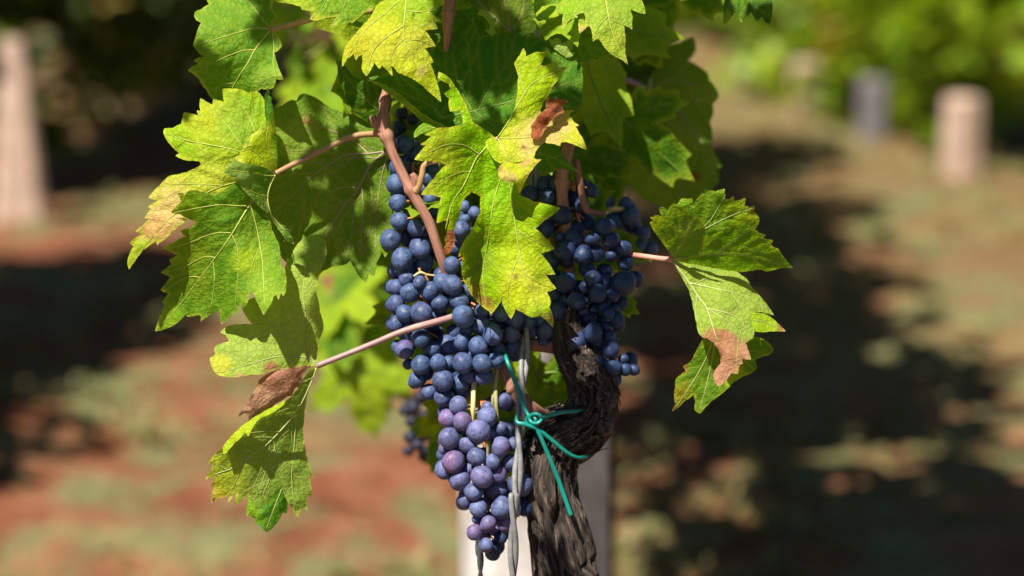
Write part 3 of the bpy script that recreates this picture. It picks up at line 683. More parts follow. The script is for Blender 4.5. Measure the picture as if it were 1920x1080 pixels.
L4 = [(515, 204), (530, 198), (546, 187), (556, 189), (562, 178), (570, 175), (580, 178), (588, 181), (600, 188), (608, 195), (622, 204), (640, 211), (660, 214), (682, 224), (705, 248), (722, 282), (730, 320), (738, 370), (736, 420), (730, 470), (722, 482), (716, 470), (706, 492), (702, 520), (692, 512), (686, 530), (676, 522), (666, 505), (657, 488), (648, 496), (636, 498), (622, 500), (606, 508), (590, 520), (565, 505), (535, 490), (512, 462), (492, 432), (480, 396), (486, 350), (500, 300), (508, 250)]
leaf(VINE, [dict(under=True, outline=L4, depth=[(515, 204, 60), (600, 190, 75), (722, 283, 40), (735, 400, 40), (510, 300, 45), (600, 330, 62), (540, 430, 36), (600, 505, 22), (690, 520, 10), (660, 430, 50), (640, 260, 66)],
      veins=[(2.6, (722, 284), (695, 310), (672, 352), (640, 395), (612, 440), (592, 500)), (2.2, (720, 284), (690, 288), (650, 290), (618, 308), (585, 330), (550, 365), (522, 392)), (2.0, (690, 288), (665, 265), (640, 253), (610, 240), (575, 220)), (1.8, (678, 347), (681, 390), (678, 440), (676, 480)), (1.6, (726, 292), (714, 340), (706, 400), (704, 470)), (1.2, (660, 372), (630, 385), (595, 400)), (1.2, (638, 398), (642, 430), (632, 470)), (1.2, (618, 308), (580, 305), (540, 308)), (1.1, (672, 352), (640, 352), (610, 366))],
      base=(0.13, 0.21, 0.03), patches=[(700, 360, 50, (0.12, 0.20, 0.02), 1.2), (575, 230, 12, BRN, .6), (560, 260, 40, (0.2, 0.28, 0.06), 1)], pucker=2.5)], VEIN_B, petiole=[(722, 284, 40, 4), (730, 290, 34, 4.5), (745, 300, 20, 5)], pet_mat=PET_TAN,
     label='large shaded leaf showing its dull underside beside the upper grapes', origin=(722, 284, 40), vz=1.6)

L5u = [(600, 440), (612, 455), (612, 480), (604, 500), (597, 520), (593, 550), (600, 585), (607, 613), (603, 627), (598, 637), (597, 657), (593, 685), (583, 687), (568, 686), (545, 690), (520, 691), (505, 697), (490, 702), (470, 702), (452, 706), (433, 707), (420, 706), (408, 703), (402, 697), (398, 690), (395, 682), (393, 671), (400, 668), (405, 663), (401, 657), (404, 649), (416, 644), (430, 640), (424, 628), (413, 623), (421, 615), (430, 610), (450, 608), (473, 608), (462, 594), (453, 577), (458, 570), (470, 560), (490, 555), (513, 545), (530, 515), (545, 480), (560, 455), (580, 442)]
L5b = [(586, 686), (578, 690), (567, 703), (566, 714), (563, 724), (553, 728), (547, 742), (538, 744), (527, 752), (516, 757), (507, 767), (490, 776), (472, 788), (466, 790), (466, 778), (458, 774), (447, 782), (450, 772), (464, 758), (470, 744), (480, 728), (486, 712), (496, 704), (510, 697), (520, 693), (545, 690), (568, 686)]
L5l = [(594, 688), (590, 700), (580.6, 718), (575, 745), (571, 770), (567.6, 812), (571, 835), (574, 854), (580, 873), (587, 893), (580, 893), (583, 910), (585.5, 929), (576, 929), (576, 943), (576, 957), (566, 952), (562, 963), (558, 971), (553, 962), (550, 958), (544, 948), (538.5, 939), (532, 926), (527, 918), (520, 926), (508, 938), (498, 950), (488, 956), (479, 957), (470, 960), (468, 945), (464, 929), (458, 934), (450, 941), (440, 948), (442, 934), (443, 919), (436, 932), (427, 943.5), (430, 930), (420, 932), (410, 934), (396, 943.5), (396, 932), (402, 913), (394, 914), (400, 902), (405.6, 892), (394, 897), (384.6, 900), (394, 882), (405.6, 862.5), (394, 870), (388, 872), (400, 854), (418.6, 840), (440, 818), (470, 792), (500, 774), (530, 757), (545, 745), (558, 730), (570, 708), (584, 690)]
L5m = [(535, 750), (533, 758), (520, 768), (505, 777), (490, 783), (481, 790), (472, 804), (465, 819), (462, 812), (457, 811), (450, 822), (440, 830), (430, 842), (419, 853), (418, 838), (430, 822), (446, 806), (466, 790), (488, 776), (510, 764), (524, 757)]
L5t = [(521, 916), (529, 914), (534, 926), (538.5, 938), (539, 955), (537, 966), (533, 960), (529, 963), (518, 982), (501, 998), (486, 986), (473.7, 970), (468, 966), (462, 968), (463, 958), (461, 950), (466, 940), (467, 928), (474, 945), (480, 958), (492, 952), (508, 936)]
leaf(VINE, [dict(under=True, outline=L5u, depth=[(600, 450, 10), (593, 550, -6), (605, 613, 6), (593, 685, -30), (500, 690, -70), (395, 680, -62), (415, 622, -36), (470, 570, -18), (540, 600, -36), (545, 480, 8), (540, 660, -50)],
      veins=[(2.0, (593, 683), (575, 672), (555, 668), (520, 669), (490, 676), (450, 688), (415, 698)), (1.8, (592, 680), (570, 660), (540, 630), (512, 605), (470, 585)), (1.6, (594, 680), (577, 665), (573, 635), (574, 600), (568, 550), (575, 500), (590, 450)), (1.1, (540, 630), (500, 630), (440, 645))],
      base=(0.28, 0.36, 0.10), patches=[(410, 690, 24, (0.44, 0.42, 0.07), 1), (450, 706, 10, (0.45, 0.27, 0.14), .8), (510, 695, 16, BRN, .7)], margin=((0.38, 0.40, 0.10), 4), pucker=2.5),
      dict(outline=L5b, depth=[(586, 687, -30), (520, 692, -66), (490, 705, -62), (450, 778, -40), (470, 788, -36), (530, 750, -50), (560, 715, -44)], base=(0.33, 0.16, 0.10), patches=[(490, 750, 26, (0.46, 0.25, 0.17), 1), (560, 700, 16, (0.22, 0.10, 0.06), 1), (450, 776, 9, (0.14, 0.08, 0.05), .8)], wave=5.0, pucker=5, step=3.2, tips=False),
      dict(under=True, outline=L5l, depth=[(594, 688, -30), (535, 750, -56), (460, 800, -84), (400, 858, -70), (390, 905, -52), (400, 940, -50), (470, 955, -40), (490, 880, -46), (550, 960, -16), (585, 900, 0), (570, 800, -6), (520, 815, -40)],
      veins=[(2.6, (593, 690), (580, 725), (555, 772), (512, 822), (475, 853), (440, 876), (400, 890)), (1.6, (512, 824), (516, 850), (508, 890), (490, 935)), (1.7, (555, 776), (552, 830), (547, 890), (552, 955)), (1.2, (510, 820), (480, 820), (455, 828)), (1.2, (553, 776), (520, 780), (498, 785)), (1.0, (475, 853), (455, 858), (425, 866))],
      base=(0.20, 0.28, 0.07), patches=[(400, 905, 40, (0.42, 0.40, 0.03), .9), (405, 860, 30, (0.40, 0.42, 0.05), .9), (410, 930, 30, (0.50, 0.36, 0.03), .8), (398, 942, 11, (0.14, 0.05, 0.02), .6), (430, 890, 34, (0.30, 0.35, 0.05), 1)], margin=((0.36, 0.38, 0.09), 3.5), pucker=2.5),
      dict(outline=L5m, depth=[(535, 750, -68), (505, 775, -92), (481, 790, -98), (465, 818, -104), (419, 852, -84), (440, 815, -92), (490, 776, -92)], base=(0.38, 0.44, 0.03), step=3.0, side=False, pucker=1),
      dict(outline=L5t, depth=[(521, 916, -26), (537, 960, -14), (501, 998, -40), (462, 960, -40), (490, 955, -48)], veins=[(1.2, (528, 918), (515, 950), (500, 990))], base=(0.07, 0.20, 0.02), patches=[(470, 950, 20, (0.22, 0.34, 0.03), 1)], step=3.2)],
     VEIN_P, petiole=[(594, 686, -30, 5.5), (640, 668, -30, 5), (700, 644, -30, 5.2), (745, 625, -28, 5.6), (775, 615, -26, 7), (800, 608, -24, 7), (850, 594, -10, 7), (890, 580, 20, 7.5), (930, 570, 50, 8)], pet_mat=PET_PUR,
     label='long drooping leaf with a crumpled brown patch at its middle', origin=(593, 686, -30))

L6 = [(392, -55), (388, 0), (392, 8), (386, 11), (377, 17.6), (366, 22), (364, 30), (368, 38), (378, 42), (372, 52), (369, 62), (366, 72), (362, 85), (368, 93), (375, 101), (383, 106), (372, 108), (364, 113), (372, 120), (360, 125), (352, 132), (362, 138), (373, 148), (377, 156), (388, 170), (397, 185), (410, 195), (450, 195), (470, 185), (481, 172), (490, 166), (500, 168), (512, 165), (516, 156), (518, 148), (525, 150), (531.7, 149), (526, 136), (521.5, 126), (517, 112), (514, 99), (522, 94), (529, 86), (526, 76), (518, 66), (509, 56), (510, 48), (507, 41), (513, 36), (519, 30), (514, 22), (509, 17), (512, 0), (515, -40), (500, -80), (450, -90)]
leaf(VINE, [dict(outline=L6, depth=[(440, -60, 70), (500, -50, 40), (388, 5, 30), (364, 85, -22), (355, 132, 14), (440, 60, 4), (508, 56, 10), (400, 185, 44), (470, 150, 6), (525, 140, -26), (525, 85, 8), (420, 110, -14), (430, -20, 50)],
      veins=[(2.4, (508, 56), (492, 75), (477, 95), (465, 118), (450, 140), (436, 165), (425, 190)), (2.0, (506, 54), (480, 53), (450, 60), (400, 75), (366, 85)), (1.5, (477, 94), (455, 95), (420, 108), (385, 125)), (1.5, (506, 52), (480, 20), (450, -20), (435, -60)), (1.5, (510, 60), (514, 90), (512, 120), (518, 147)), (1.0, (440, 155), (415, 160), (392, 172))],
      base=(0.10, 0.22, 0.02), patches=[(400, 20, 50, (0.16, 0.28, 0.04), 1.2), (500, 150, 26, (0.20, 0.31, 0.06), 1), (385, 110, 20, (0.15, 0.27, 0.03), 1)], margin=((0.36, 0.40, 0.08), 4), pucker=4)],
     VEIN_Y, petiole=[(508, 56, 10, 4), (530, 50, 14, 4.5), (560, 43, 22, 5), (610, 30, 40, 5.5), (700, 20, 60, 6)], pet_mat=PET_TAN, label='mid-green leaf beside the dark row, its lower half in shadow', origin=(508, 56, 10))

L7 = [(833, 8), (818, 15), (804.5, 21), (810, 26), (815, 31), (812, 37), (821, 54), (808, 55), (797, 57), (808, 72), (817, 87), (806, 88), (796, 91), (806, 104), (813, 116), (806.6, 119), (814, 138), (820, 157), (827, 191), (816, 182), (805.6, 173), (792, 160), (779, 151), (771, 146), (763, 142.6), (754, 139), (746.5, 136.5), (740, 128), (733, 122), (735, 132), (736, 143), (726, 131), (716, 122), (714, 127), (711, 129), (705, 122), (701.7, 117), (696, 130), (687, 142.6), (681, 136), (678, 128), (680, 115), (679, 102), (672, 106), (667, 113), (665, 107), (663, 100), (652, 110), (641.6, 125), (642, 110), (645, 96), (650, 84), (657, 75), (668, 62), (677, 51), (688, 40), (696, 30), (700, 22), (705, 12), (720, 0), (735, -60), (770, -80), (810, -70), (826, -30)]
leaf(VINE, [dict(outline=L7, depth=[(735, -60, -40), (826, -30, -70), (770, -70, -40), (830, 8, -92), (760, 50, -100), (700, 20, -76), (642, 122, -104), (690, 140, -116), (760, 140, -118), (826, 190, -104), (815, 90, -92), (740, 90, -112)],
      veins=[(2.0, (770, -50), (762, 0), (757, 50), (758, 75), (771, 103), (795, 143), (825, 188)), (1.6, (757, 48), (725, 70), (700, 95), (688, 138)), (1.5, (766, -15), (725, 22), (680, 62), (644, 120)), (1.3, (758, 72), (738, 95), (730, 128)), (1.2, (764, 20), (790, 22), (828, 10)), (1.1, (760, 78), (785, 75), (815, 87))],
      base=(0.36, 0.42, 0.010), patches=[(745, 90, 60, (0.50, 0.48, 0.035), 1.2), (700, 80, 44, (0.48, 0.44, 0.05), 1.1), (665, 95, 26, (0.46, 0.40, 0.02), 1), (790, 70, 34, (0.48, 0.45, 0.08), 1.1), (812, 50, 14, (0.55, 0.42, 0.14), .8), (790, 135, 10, (0.45, 0.33, 0.1), 1), (790, 0, 44, (0.27, 0.38, 0.03), 1)], margin=((0.46, 0.43, 0.05), 4), holes=[(775, 30, 2.6, 8.5, 0.3)], pucker=4.2)],
     VEIN_Y, label='bright yellow leaf with a small hole, above the grapes', origin=(770, -50, -50))
L8 = [(505, -60), (512, 0), (520, 4), (535, 5), (549, 8), (564, 12), (566, 18), (578, 20), (590, 19), (586, 28), (580.5, 36), (590, 39), (598, 37.7), (614, 33), (632, 30.6), (626, 40), (619, 49), (630, 48), (638.5, 46), (648, 43), (657, 41), (659, 44), (668, 37), (676, 30), (683, 24), (690, 20), (696, 17), (702, 14), (712, 6), (722, -10), (715, -50), (650, -80), (560, -80)]
leaf(VINE, [dict(outline=L8, depth=[(510, -50, -40), (520, 2, -66), (580, 34, -82), (625, 46, -84), (700, 15, -70), (640, -60, -44), (720, -30, -60)], veins=[(1.6, (640, -70), (620, -20), (600, 20), (584, 34)), (1.5, (645, -60), (650, -10), (640, 25), (622, 46)), (1.3, (630, -50), (580, -15), (520, 0))],
      base=(0.15, 0.27, 0.02), patches=[(540, 0, 34, (0.3, 0.36, 0.03), 1), (586, 30, 14, (0.38, 0.38, 0.05), .9), (624, 45, 12, (0.36, 0.38, 0.05), .9)], margin=((0.36, 0.37, 0.05), 4), pucker=5)], VEIN_G, label='puckered green leaf cut off by the top edge, next to the holed yellow one', origin=(640, -70, -44))

L9 = [(887, 34), (891, 43), (894, 53), (896, 62), (900, 71), (922, 65), (940, 62), (959, 61), (975, 61), (991, 64), (1005, 69), (1019, 75), (1030, 81), (1040, 90), (1051, 96), (1062, 112), (1072, 116), (1084, 110), (1083, 121), (1092, 118), (1091, 135), (1093, 152), (1090, 170), (1092, 188), (1085, 205), (1060, 240), (1040, 258), (1000, 272), (930, 272), (870, 250), (830, 240), (807, 228), (790, 215), (770, 203), (752, 185), (733, 170), (715, 158), (700, 152), (692, 146), (712, 142), (740, 135), (790, 120), (815, 90), (830, 70), (850, 60), (870, 48)]
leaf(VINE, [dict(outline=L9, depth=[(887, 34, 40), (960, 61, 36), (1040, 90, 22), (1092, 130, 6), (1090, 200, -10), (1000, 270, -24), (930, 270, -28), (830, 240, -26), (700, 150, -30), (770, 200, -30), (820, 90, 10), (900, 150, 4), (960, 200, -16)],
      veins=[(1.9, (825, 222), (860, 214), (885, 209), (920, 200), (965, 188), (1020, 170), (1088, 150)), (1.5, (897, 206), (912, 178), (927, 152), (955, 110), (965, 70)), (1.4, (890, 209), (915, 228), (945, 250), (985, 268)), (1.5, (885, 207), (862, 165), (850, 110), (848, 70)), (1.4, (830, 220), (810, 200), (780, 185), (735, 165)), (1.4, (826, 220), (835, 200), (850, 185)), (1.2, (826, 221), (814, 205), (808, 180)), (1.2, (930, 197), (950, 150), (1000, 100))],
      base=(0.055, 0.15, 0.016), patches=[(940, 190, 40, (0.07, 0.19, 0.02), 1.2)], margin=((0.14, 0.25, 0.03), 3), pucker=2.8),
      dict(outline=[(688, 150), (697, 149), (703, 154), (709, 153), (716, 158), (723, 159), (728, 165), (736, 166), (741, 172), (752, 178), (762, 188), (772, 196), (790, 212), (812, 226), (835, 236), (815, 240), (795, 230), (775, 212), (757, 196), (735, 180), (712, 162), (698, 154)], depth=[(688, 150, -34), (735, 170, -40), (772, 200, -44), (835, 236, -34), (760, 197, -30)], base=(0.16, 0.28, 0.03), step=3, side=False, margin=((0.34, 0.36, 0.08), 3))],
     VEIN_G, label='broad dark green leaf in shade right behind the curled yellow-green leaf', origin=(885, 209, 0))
leaf(VINE, [dict(outline=[(1004, 293), (1012, 280), (1021, 268), (1032, 270), (1043, 274), (1056, 290), (1068, 306), (1083.6, 321), (1066, 319), (1050, 315), (1038, 313), (1035, 329), (1030, 326), (1027, 320), (1022, 316), (1020, 323), (1013, 321), (1002, 313)], depth=[(1004, 293, -70), (1030, 270, -50), (1083, 321, -60), (1035, 329, -74)], veins=[(1.3, (1008, 285), (1040, 297), (1078, 318))], base=(0.06, 0.17, 0.016), step=3.2)], VEIN_G, label='small dark pointed leaf under the brown curl')
leaf(VINE, [dict(outline=[(777, 258), (776, 250), (779, 244), (787, 235), (797, 229), (808, 234), (818, 240), (806, 244), (797, 248), (788, 252)], depth=[(777, 258, -70), (797, 229, -50), (818, 240, -56)], veins=[(1.2, (816, 240), (797, 239), (780, 252))], base=(0.16, 0.29, 0.03), step=3)], VEIN_Y)

L11 = [(1060, -40), (1055, 7.5), (1050, 16), (1047.5, 25), (1053, 24), (1056, 27), (1054, 42), (1055, 56), (1061, 45), (1068, 37.5), (1076, 34), (1084, 33), (1080, 28), (1088, 25), (1095, 24), (1098, 32), (1096, 43), (1094, 35), (1085, 37), (1086, 63), (1094, 57), (1101, 50), (1106, 49), (1109, 57), (1111, 66), (1112, 78), (1117, 74), (1122.5, 73), (1128, 80), (1132, 87), (1140, 96), (1150.6, 105), (1160, 109), (1167.5, 113), (1177, 121), (1175, 110), (1172, 100), (1172, 86), (1173, 74), (1171, 60), (1170, 47), (1178, 51), (1185, 55), (1185, 42), (1186, 30), (1183, 23), (1183, 17), (1196, 23), (1210, 26), (1208, 12), (1203, 0), (1195, -40), (1160, -60), (1100, -60)]
leaf(VINE, [dict(outline=L11, depth=[(1060, -40, 0), (1195, -40, 10), (1055, 50, -50), (1120, 60, -66), (1177, 120, -60), (1207, 20, -30), (1130, 0, -44)], veins=[(1.8, (1128, -50), (1136, 0), (1145, 50), (1160, 90), (1175, 118)), (1.4, (1128, -45), (1160, -10), (1205, 22)), (1.4, (1126, -45), (1095, 0), (1058, 50)), (1.1, (1140, 30), (1122, 50), (1112, 74)), (1.1, (1142, 35), (1165, 45), (1184, 52))],
      base=(0.24, 0.37, 0.03), patches=[(1150, 30, 40, (0.30, 0.39, 0.08), 1.1), (1092, 55, 9, PEACH, .8), (1055, 50, 10, TAN, 1), (1160, 85, 30, (0.34, 0.40, 0.06), 1)], margin=((0.40, 0.40, 0.10), 4), pucker=3.2)], VEIN_Y, label='light green sunlit leaf with a notch eaten from its edge, at the top', origin=(1128, -50, 0))
leaf(VINE, [dict(outline=[(1003, -30), (1002, 10), (1001, 26), (1008, 22), (1016, 12), (1030, 8), (1050, 6), (1060, -10), (1050, -40)], depth=[(1003, -30, -6), (1002, 26, -24), (1055, 0, -10)], base=(0.20, 0.32, 0.05), step=3.5)], VEIN_Y)
leaf(VINE, [dict(outline=[(1004, 34), (1010, 26), (1022, 18), (1034, 10), (1043, 12), (1040, 20), (1030, 30), (1027, 38), (1018, 38), (1010, 40)], depth=[(1004, 34, 10), (1040, 12, 20), (1027, 38, 4)], base=(0.22, 0.33, 0.08), step=3)], VEIN_Y)
leaf(VINE, [dict(outline=[(895, 27), (900, 18), (908, 18), (916, 24), (922, 33), (930, 34), (931, 37), (926, 48), (927, 56), (931, 61), (922, 66), (915, 62), (908, 56), (918, 56), (920, 48), (914, 38), (906, 30)], depth=[(895, 27, 20), (931, 35, 10), (922, 66, 14)], base=(0.26, 0.36, 0.10), step=3, margin=((0.36, 0.38, 0.05), 3))], VEIN_Y)
leaf(VINE, [dict(outline=[(870, -40), (995, -40), (1000, 10), (1004, 40), (1006, 62), (990, 62), (958, 61), (935, 52), (905, 30), (885, 5)], depth=[(870, -40, 60), (995, -40, 50), (1004, 50, 46), (958, 61, 44), (900, 20, 60)], veins=[(1.6, (958, 61), (930, 35), (895, 0), (880, -30)), (1.4, (956, 58), (950, 20), (940, -30)), (1.2, (962, 58), (980, 20), (985, -30))], base=(0.10, 0.15, 0.02), patches=[(940, 30, 26, (0.16, 0.2, 0.04), 1)])], VEIN_B, label='dull shaded leaf behind the reddish cane at the top')
leaf(VINE, [dict(outline=[(1020, 50), (1050, 52), (1080, 55), (1110, 66), (1130, 85), (1148, 100), (1136, 104), (1124, 104), (1126, 112), (1110, 110), (1096, 114), (1080, 114), (1062, 104), (1045, 88), (1030, 72)], depth=[(1020, 50, 50), (1080, 55, 46), (1148, 100, 40), (1080, 112, 36)], veins=[(1.4, (1030, 55), (1080, 78), (1142, 100))], base=(0.09, 0.18, 0.02))], VEIN_G)
leaf(VINE, [dict(outline=[(1028, 72), (1036, 76), (1042, 70), (1050, 74), (1054, 82), (1062, 78), (1072, 66), (1076, 60), (1077, 74), (1074, 90), (1070, 98), (1078, 98), (1072, 106), (1062, 108), (1048, 98), (1036, 88)], depth=[(1028, 72, 20), (1076, 60, 16), (1070, 106, 12), (1050, 90, 10)], base=(0.28, 0.35, 0.14), step=3)], VEIN_P)

L16 = [(1211, 167), (1218, 145), (1232, 126), (1250, 110), (1270, 116), (1295, 115), (1310, 124), (1327, 137), (1330, 150), (1340, 162), (1348, 178), (1344, 188), (1336, 194), (1338, 210), (1331, 229), (1336, 250), (1333, 273), (1342, 292), (1353, 311), (1346, 322), (1349, 342), (1338, 350), (1331, 360), (1316, 372), (1300, 388), (1278, 388), (1255, 398), (1232, 384), (1210, 375), (1192, 362), (1180, 345), (1183, 328), (1178, 310), (1190, 280), (1198, 255), (1200, 230), (1206, 200)]
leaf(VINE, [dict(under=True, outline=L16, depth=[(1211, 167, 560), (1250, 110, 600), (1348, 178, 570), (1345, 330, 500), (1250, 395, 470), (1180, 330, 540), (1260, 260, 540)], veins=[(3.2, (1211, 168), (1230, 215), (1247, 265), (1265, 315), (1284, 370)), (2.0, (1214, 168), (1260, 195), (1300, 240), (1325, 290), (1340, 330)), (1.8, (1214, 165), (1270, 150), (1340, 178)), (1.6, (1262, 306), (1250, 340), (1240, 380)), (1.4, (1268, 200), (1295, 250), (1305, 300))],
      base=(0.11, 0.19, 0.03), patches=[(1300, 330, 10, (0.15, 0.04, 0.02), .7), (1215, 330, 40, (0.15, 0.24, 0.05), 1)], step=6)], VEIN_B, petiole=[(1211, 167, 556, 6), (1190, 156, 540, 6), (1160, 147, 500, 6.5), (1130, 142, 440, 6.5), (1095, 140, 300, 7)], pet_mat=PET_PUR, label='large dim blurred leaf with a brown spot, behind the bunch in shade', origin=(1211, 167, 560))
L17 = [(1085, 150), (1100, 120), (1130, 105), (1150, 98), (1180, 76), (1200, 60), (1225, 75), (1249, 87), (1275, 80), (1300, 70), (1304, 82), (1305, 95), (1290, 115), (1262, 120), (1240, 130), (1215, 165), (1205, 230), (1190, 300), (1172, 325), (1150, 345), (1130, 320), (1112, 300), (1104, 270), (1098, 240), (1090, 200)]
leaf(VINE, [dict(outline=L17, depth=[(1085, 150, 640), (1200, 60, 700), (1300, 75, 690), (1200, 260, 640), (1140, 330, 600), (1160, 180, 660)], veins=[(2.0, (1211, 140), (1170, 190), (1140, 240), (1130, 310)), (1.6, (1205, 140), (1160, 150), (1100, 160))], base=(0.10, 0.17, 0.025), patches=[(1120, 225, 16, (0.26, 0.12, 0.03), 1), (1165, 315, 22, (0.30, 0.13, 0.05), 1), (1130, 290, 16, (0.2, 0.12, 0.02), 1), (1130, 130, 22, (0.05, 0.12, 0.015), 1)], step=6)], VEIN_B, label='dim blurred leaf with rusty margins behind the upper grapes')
L19 = [(1395, -60), (1365, -30), (1359, 0), (1357, 20), (1356, 47), (1364, 42), (1371, 32), (1377, 22), (1382, 30), (1390, 42), (1398, 32), (1409, 22), (1414, 33), (1420, 43), (1424, 36), (1428, 30), (1434, 40), (1441, 48), (1446, 36), (1448, 22), (1448, 0), (1450, -30), (1430, -60)]
leaf(VINE, [dict(outline=L19, depth=[(1395, -60, 20), (1430, -60, 20), (1357, 47, -30), (1441, 48, -26), (1400, 10, -6)], veins=[(1.5, (1400, -55), (1405, -10), (1420, 40)), (1.3, (1400, -50), (1370, 0), (1360, 40))], base=(0.05, 0.13, 0.015), patches=[(1362, 35, 12, (0.26, 0.34, 0.04), 1)])], VEIN_G, petiole=[(1400, -58, 20, 4), (1380, -100, 30, 4), (1300, -160, 60, 5), (1150, -220, 90, 5)], pet_mat=PET_GRN, label='dark leaf tip hanging alone from the top edge, clear of the others')

L21 = [(628, 108), (633, 125), (634, 142), (642, 165), (652, 190), (668, 212), (690, 228), (712, 240), (728, 215), (735, 190), (730, 172), (715, 160), (700, 152), (688, 148), (676, 150), (660, 142), (650, 128), (640, 116)]
leaf(VINE, [dict(outline=L21, depth=[(628, 108, 20), (652, 190, 34), (712, 240, 46), (735, 190, 30), (680, 150, 10)], veins=[(1.4, (730, 225), (690, 190), (655, 150), (632, 115))], base=(0.06, 0.14, 0.012))], VEIN_G)
# the folded leaf on its own stalk beside the shaded bunch
RA = [(1261, 485), (1255, 474), (1249, 464), (1240, 452), (1232, 441), (1223, 428), (1218, 417), (1224, 413), (1219, 408), (1232, 403), (1245, 407), (1250, 402), (1254, 390), (1263, 381), (1270, 386), (1278, 389), (1288, 398), (1298, 404), (1309, 411), (1318, 420), (1324, 434), (1321, 447), (1318, 460), (1316, 479), (1295, 483), (1275, 486)]
RB = [(1245, 410), (1237, 398), (1236, 390), (1244, 388), (1252, 395), (1262, 384), (1270, 383), (1278, 372), (1289, 373), (1298, 371), (1299, 384), (1310, 370), (1322, 356), (1341, 359), (1359, 354), (1358, 364), (1360, 375), (1368, 373), (1375, 367), (1377, 377), (1386, 375), (1398, 371), (1397, 380), (1396, 386), (1406, 388), (1415, 386), (1414, 396), (1418, 402), (1424, 408), (1420, 422), (1400, 435), (1350, 448), (1300, 450), (1262, 440)]
RC = [(1262, 487), (1290, 480), (1314, 476), (1318, 460), (1322, 446), (1342, 438), (1363, 429), (1375, 422), (1387.5, 415), (1405, 416), (1424, 413), (1421, 422), (1415, 430), (1424, 437), (1436, 441), (1430, 446), (1440, 449), (1450, 451), (1445, 457), (1450, 463), (1460, 467), (1466, 478), (1473, 486), (1480, 495), (1487, 502), (1474, 502), (1461, 503), (1448, 507), (1436, 509), (1428, 505), (1420, 505), (1404, 508), (1387.5, 510), (1375, 508), (1363, 507), (1347, 504), (1330, 501), (1306, 496), (1281.5, 492)]
RD = [(1261, 489), (1285, 487), (1310, 488), (1340, 494), (1363, 500), (1380, 508), (1390, 516), (1400, 523), (1406, 532), (1412, 541), (1422, 552), (1432, 564), (1442, 577), (1451, 591), (1440, 588), (1428, 585), (1418, 585), (1410, 587), (1411, 600), (1416, 617), (1414, 626), (1412, 634), (1405, 638), (1398, 643), (1402, 655), (1408, 674), (1398, 674), (1390, 671), (1393, 682), (1386, 684), (1383, 701), (1371, 699), (1366, 707), (1358, 716), (1349, 725), (1340, 716), (1336.6, 704), (1342, 692), (1351, 682), (1352, 668), (1347, 655), (1338, 642), (1326, 634), (1318, 633), (1310, 625), (1306, 606), (1302, 585), (1298, 564), (1292, 544), (1284, 530), (1277, 516), (1268, 502)]
RE = [(1410, 586), (1424, 587), (1436, 589), (1448, 597), (1458, 606), (1466, 613), (1473, 621), (1458, 621), (1444, 621), (1430, 623), (1416, 621), (1411, 604)]
RF = [(1318, 636), (1308, 654), (1298, 674), (1290, 682), (1281, 686), (1286, 696), (1274, 704), (1267, 711), (1266, 726), (1264, 740), (1266, 756), (1260, 771), (1272, 764), (1284, 752), (1300, 740), (1304, 752), (1302, 768), (1312, 776), (1322, 764), (1334, 752), (1348, 742), (1362, 730), (1376, 716), (1392, 706), (1408, 700), (1420, 690), (1417, 680), (1416, 674), (1430, 668), (1442, 666), (1451, 657), (1446, 648), (1438, 640), (1420, 632), (1390, 640), (1350, 625), (1330, 620)]
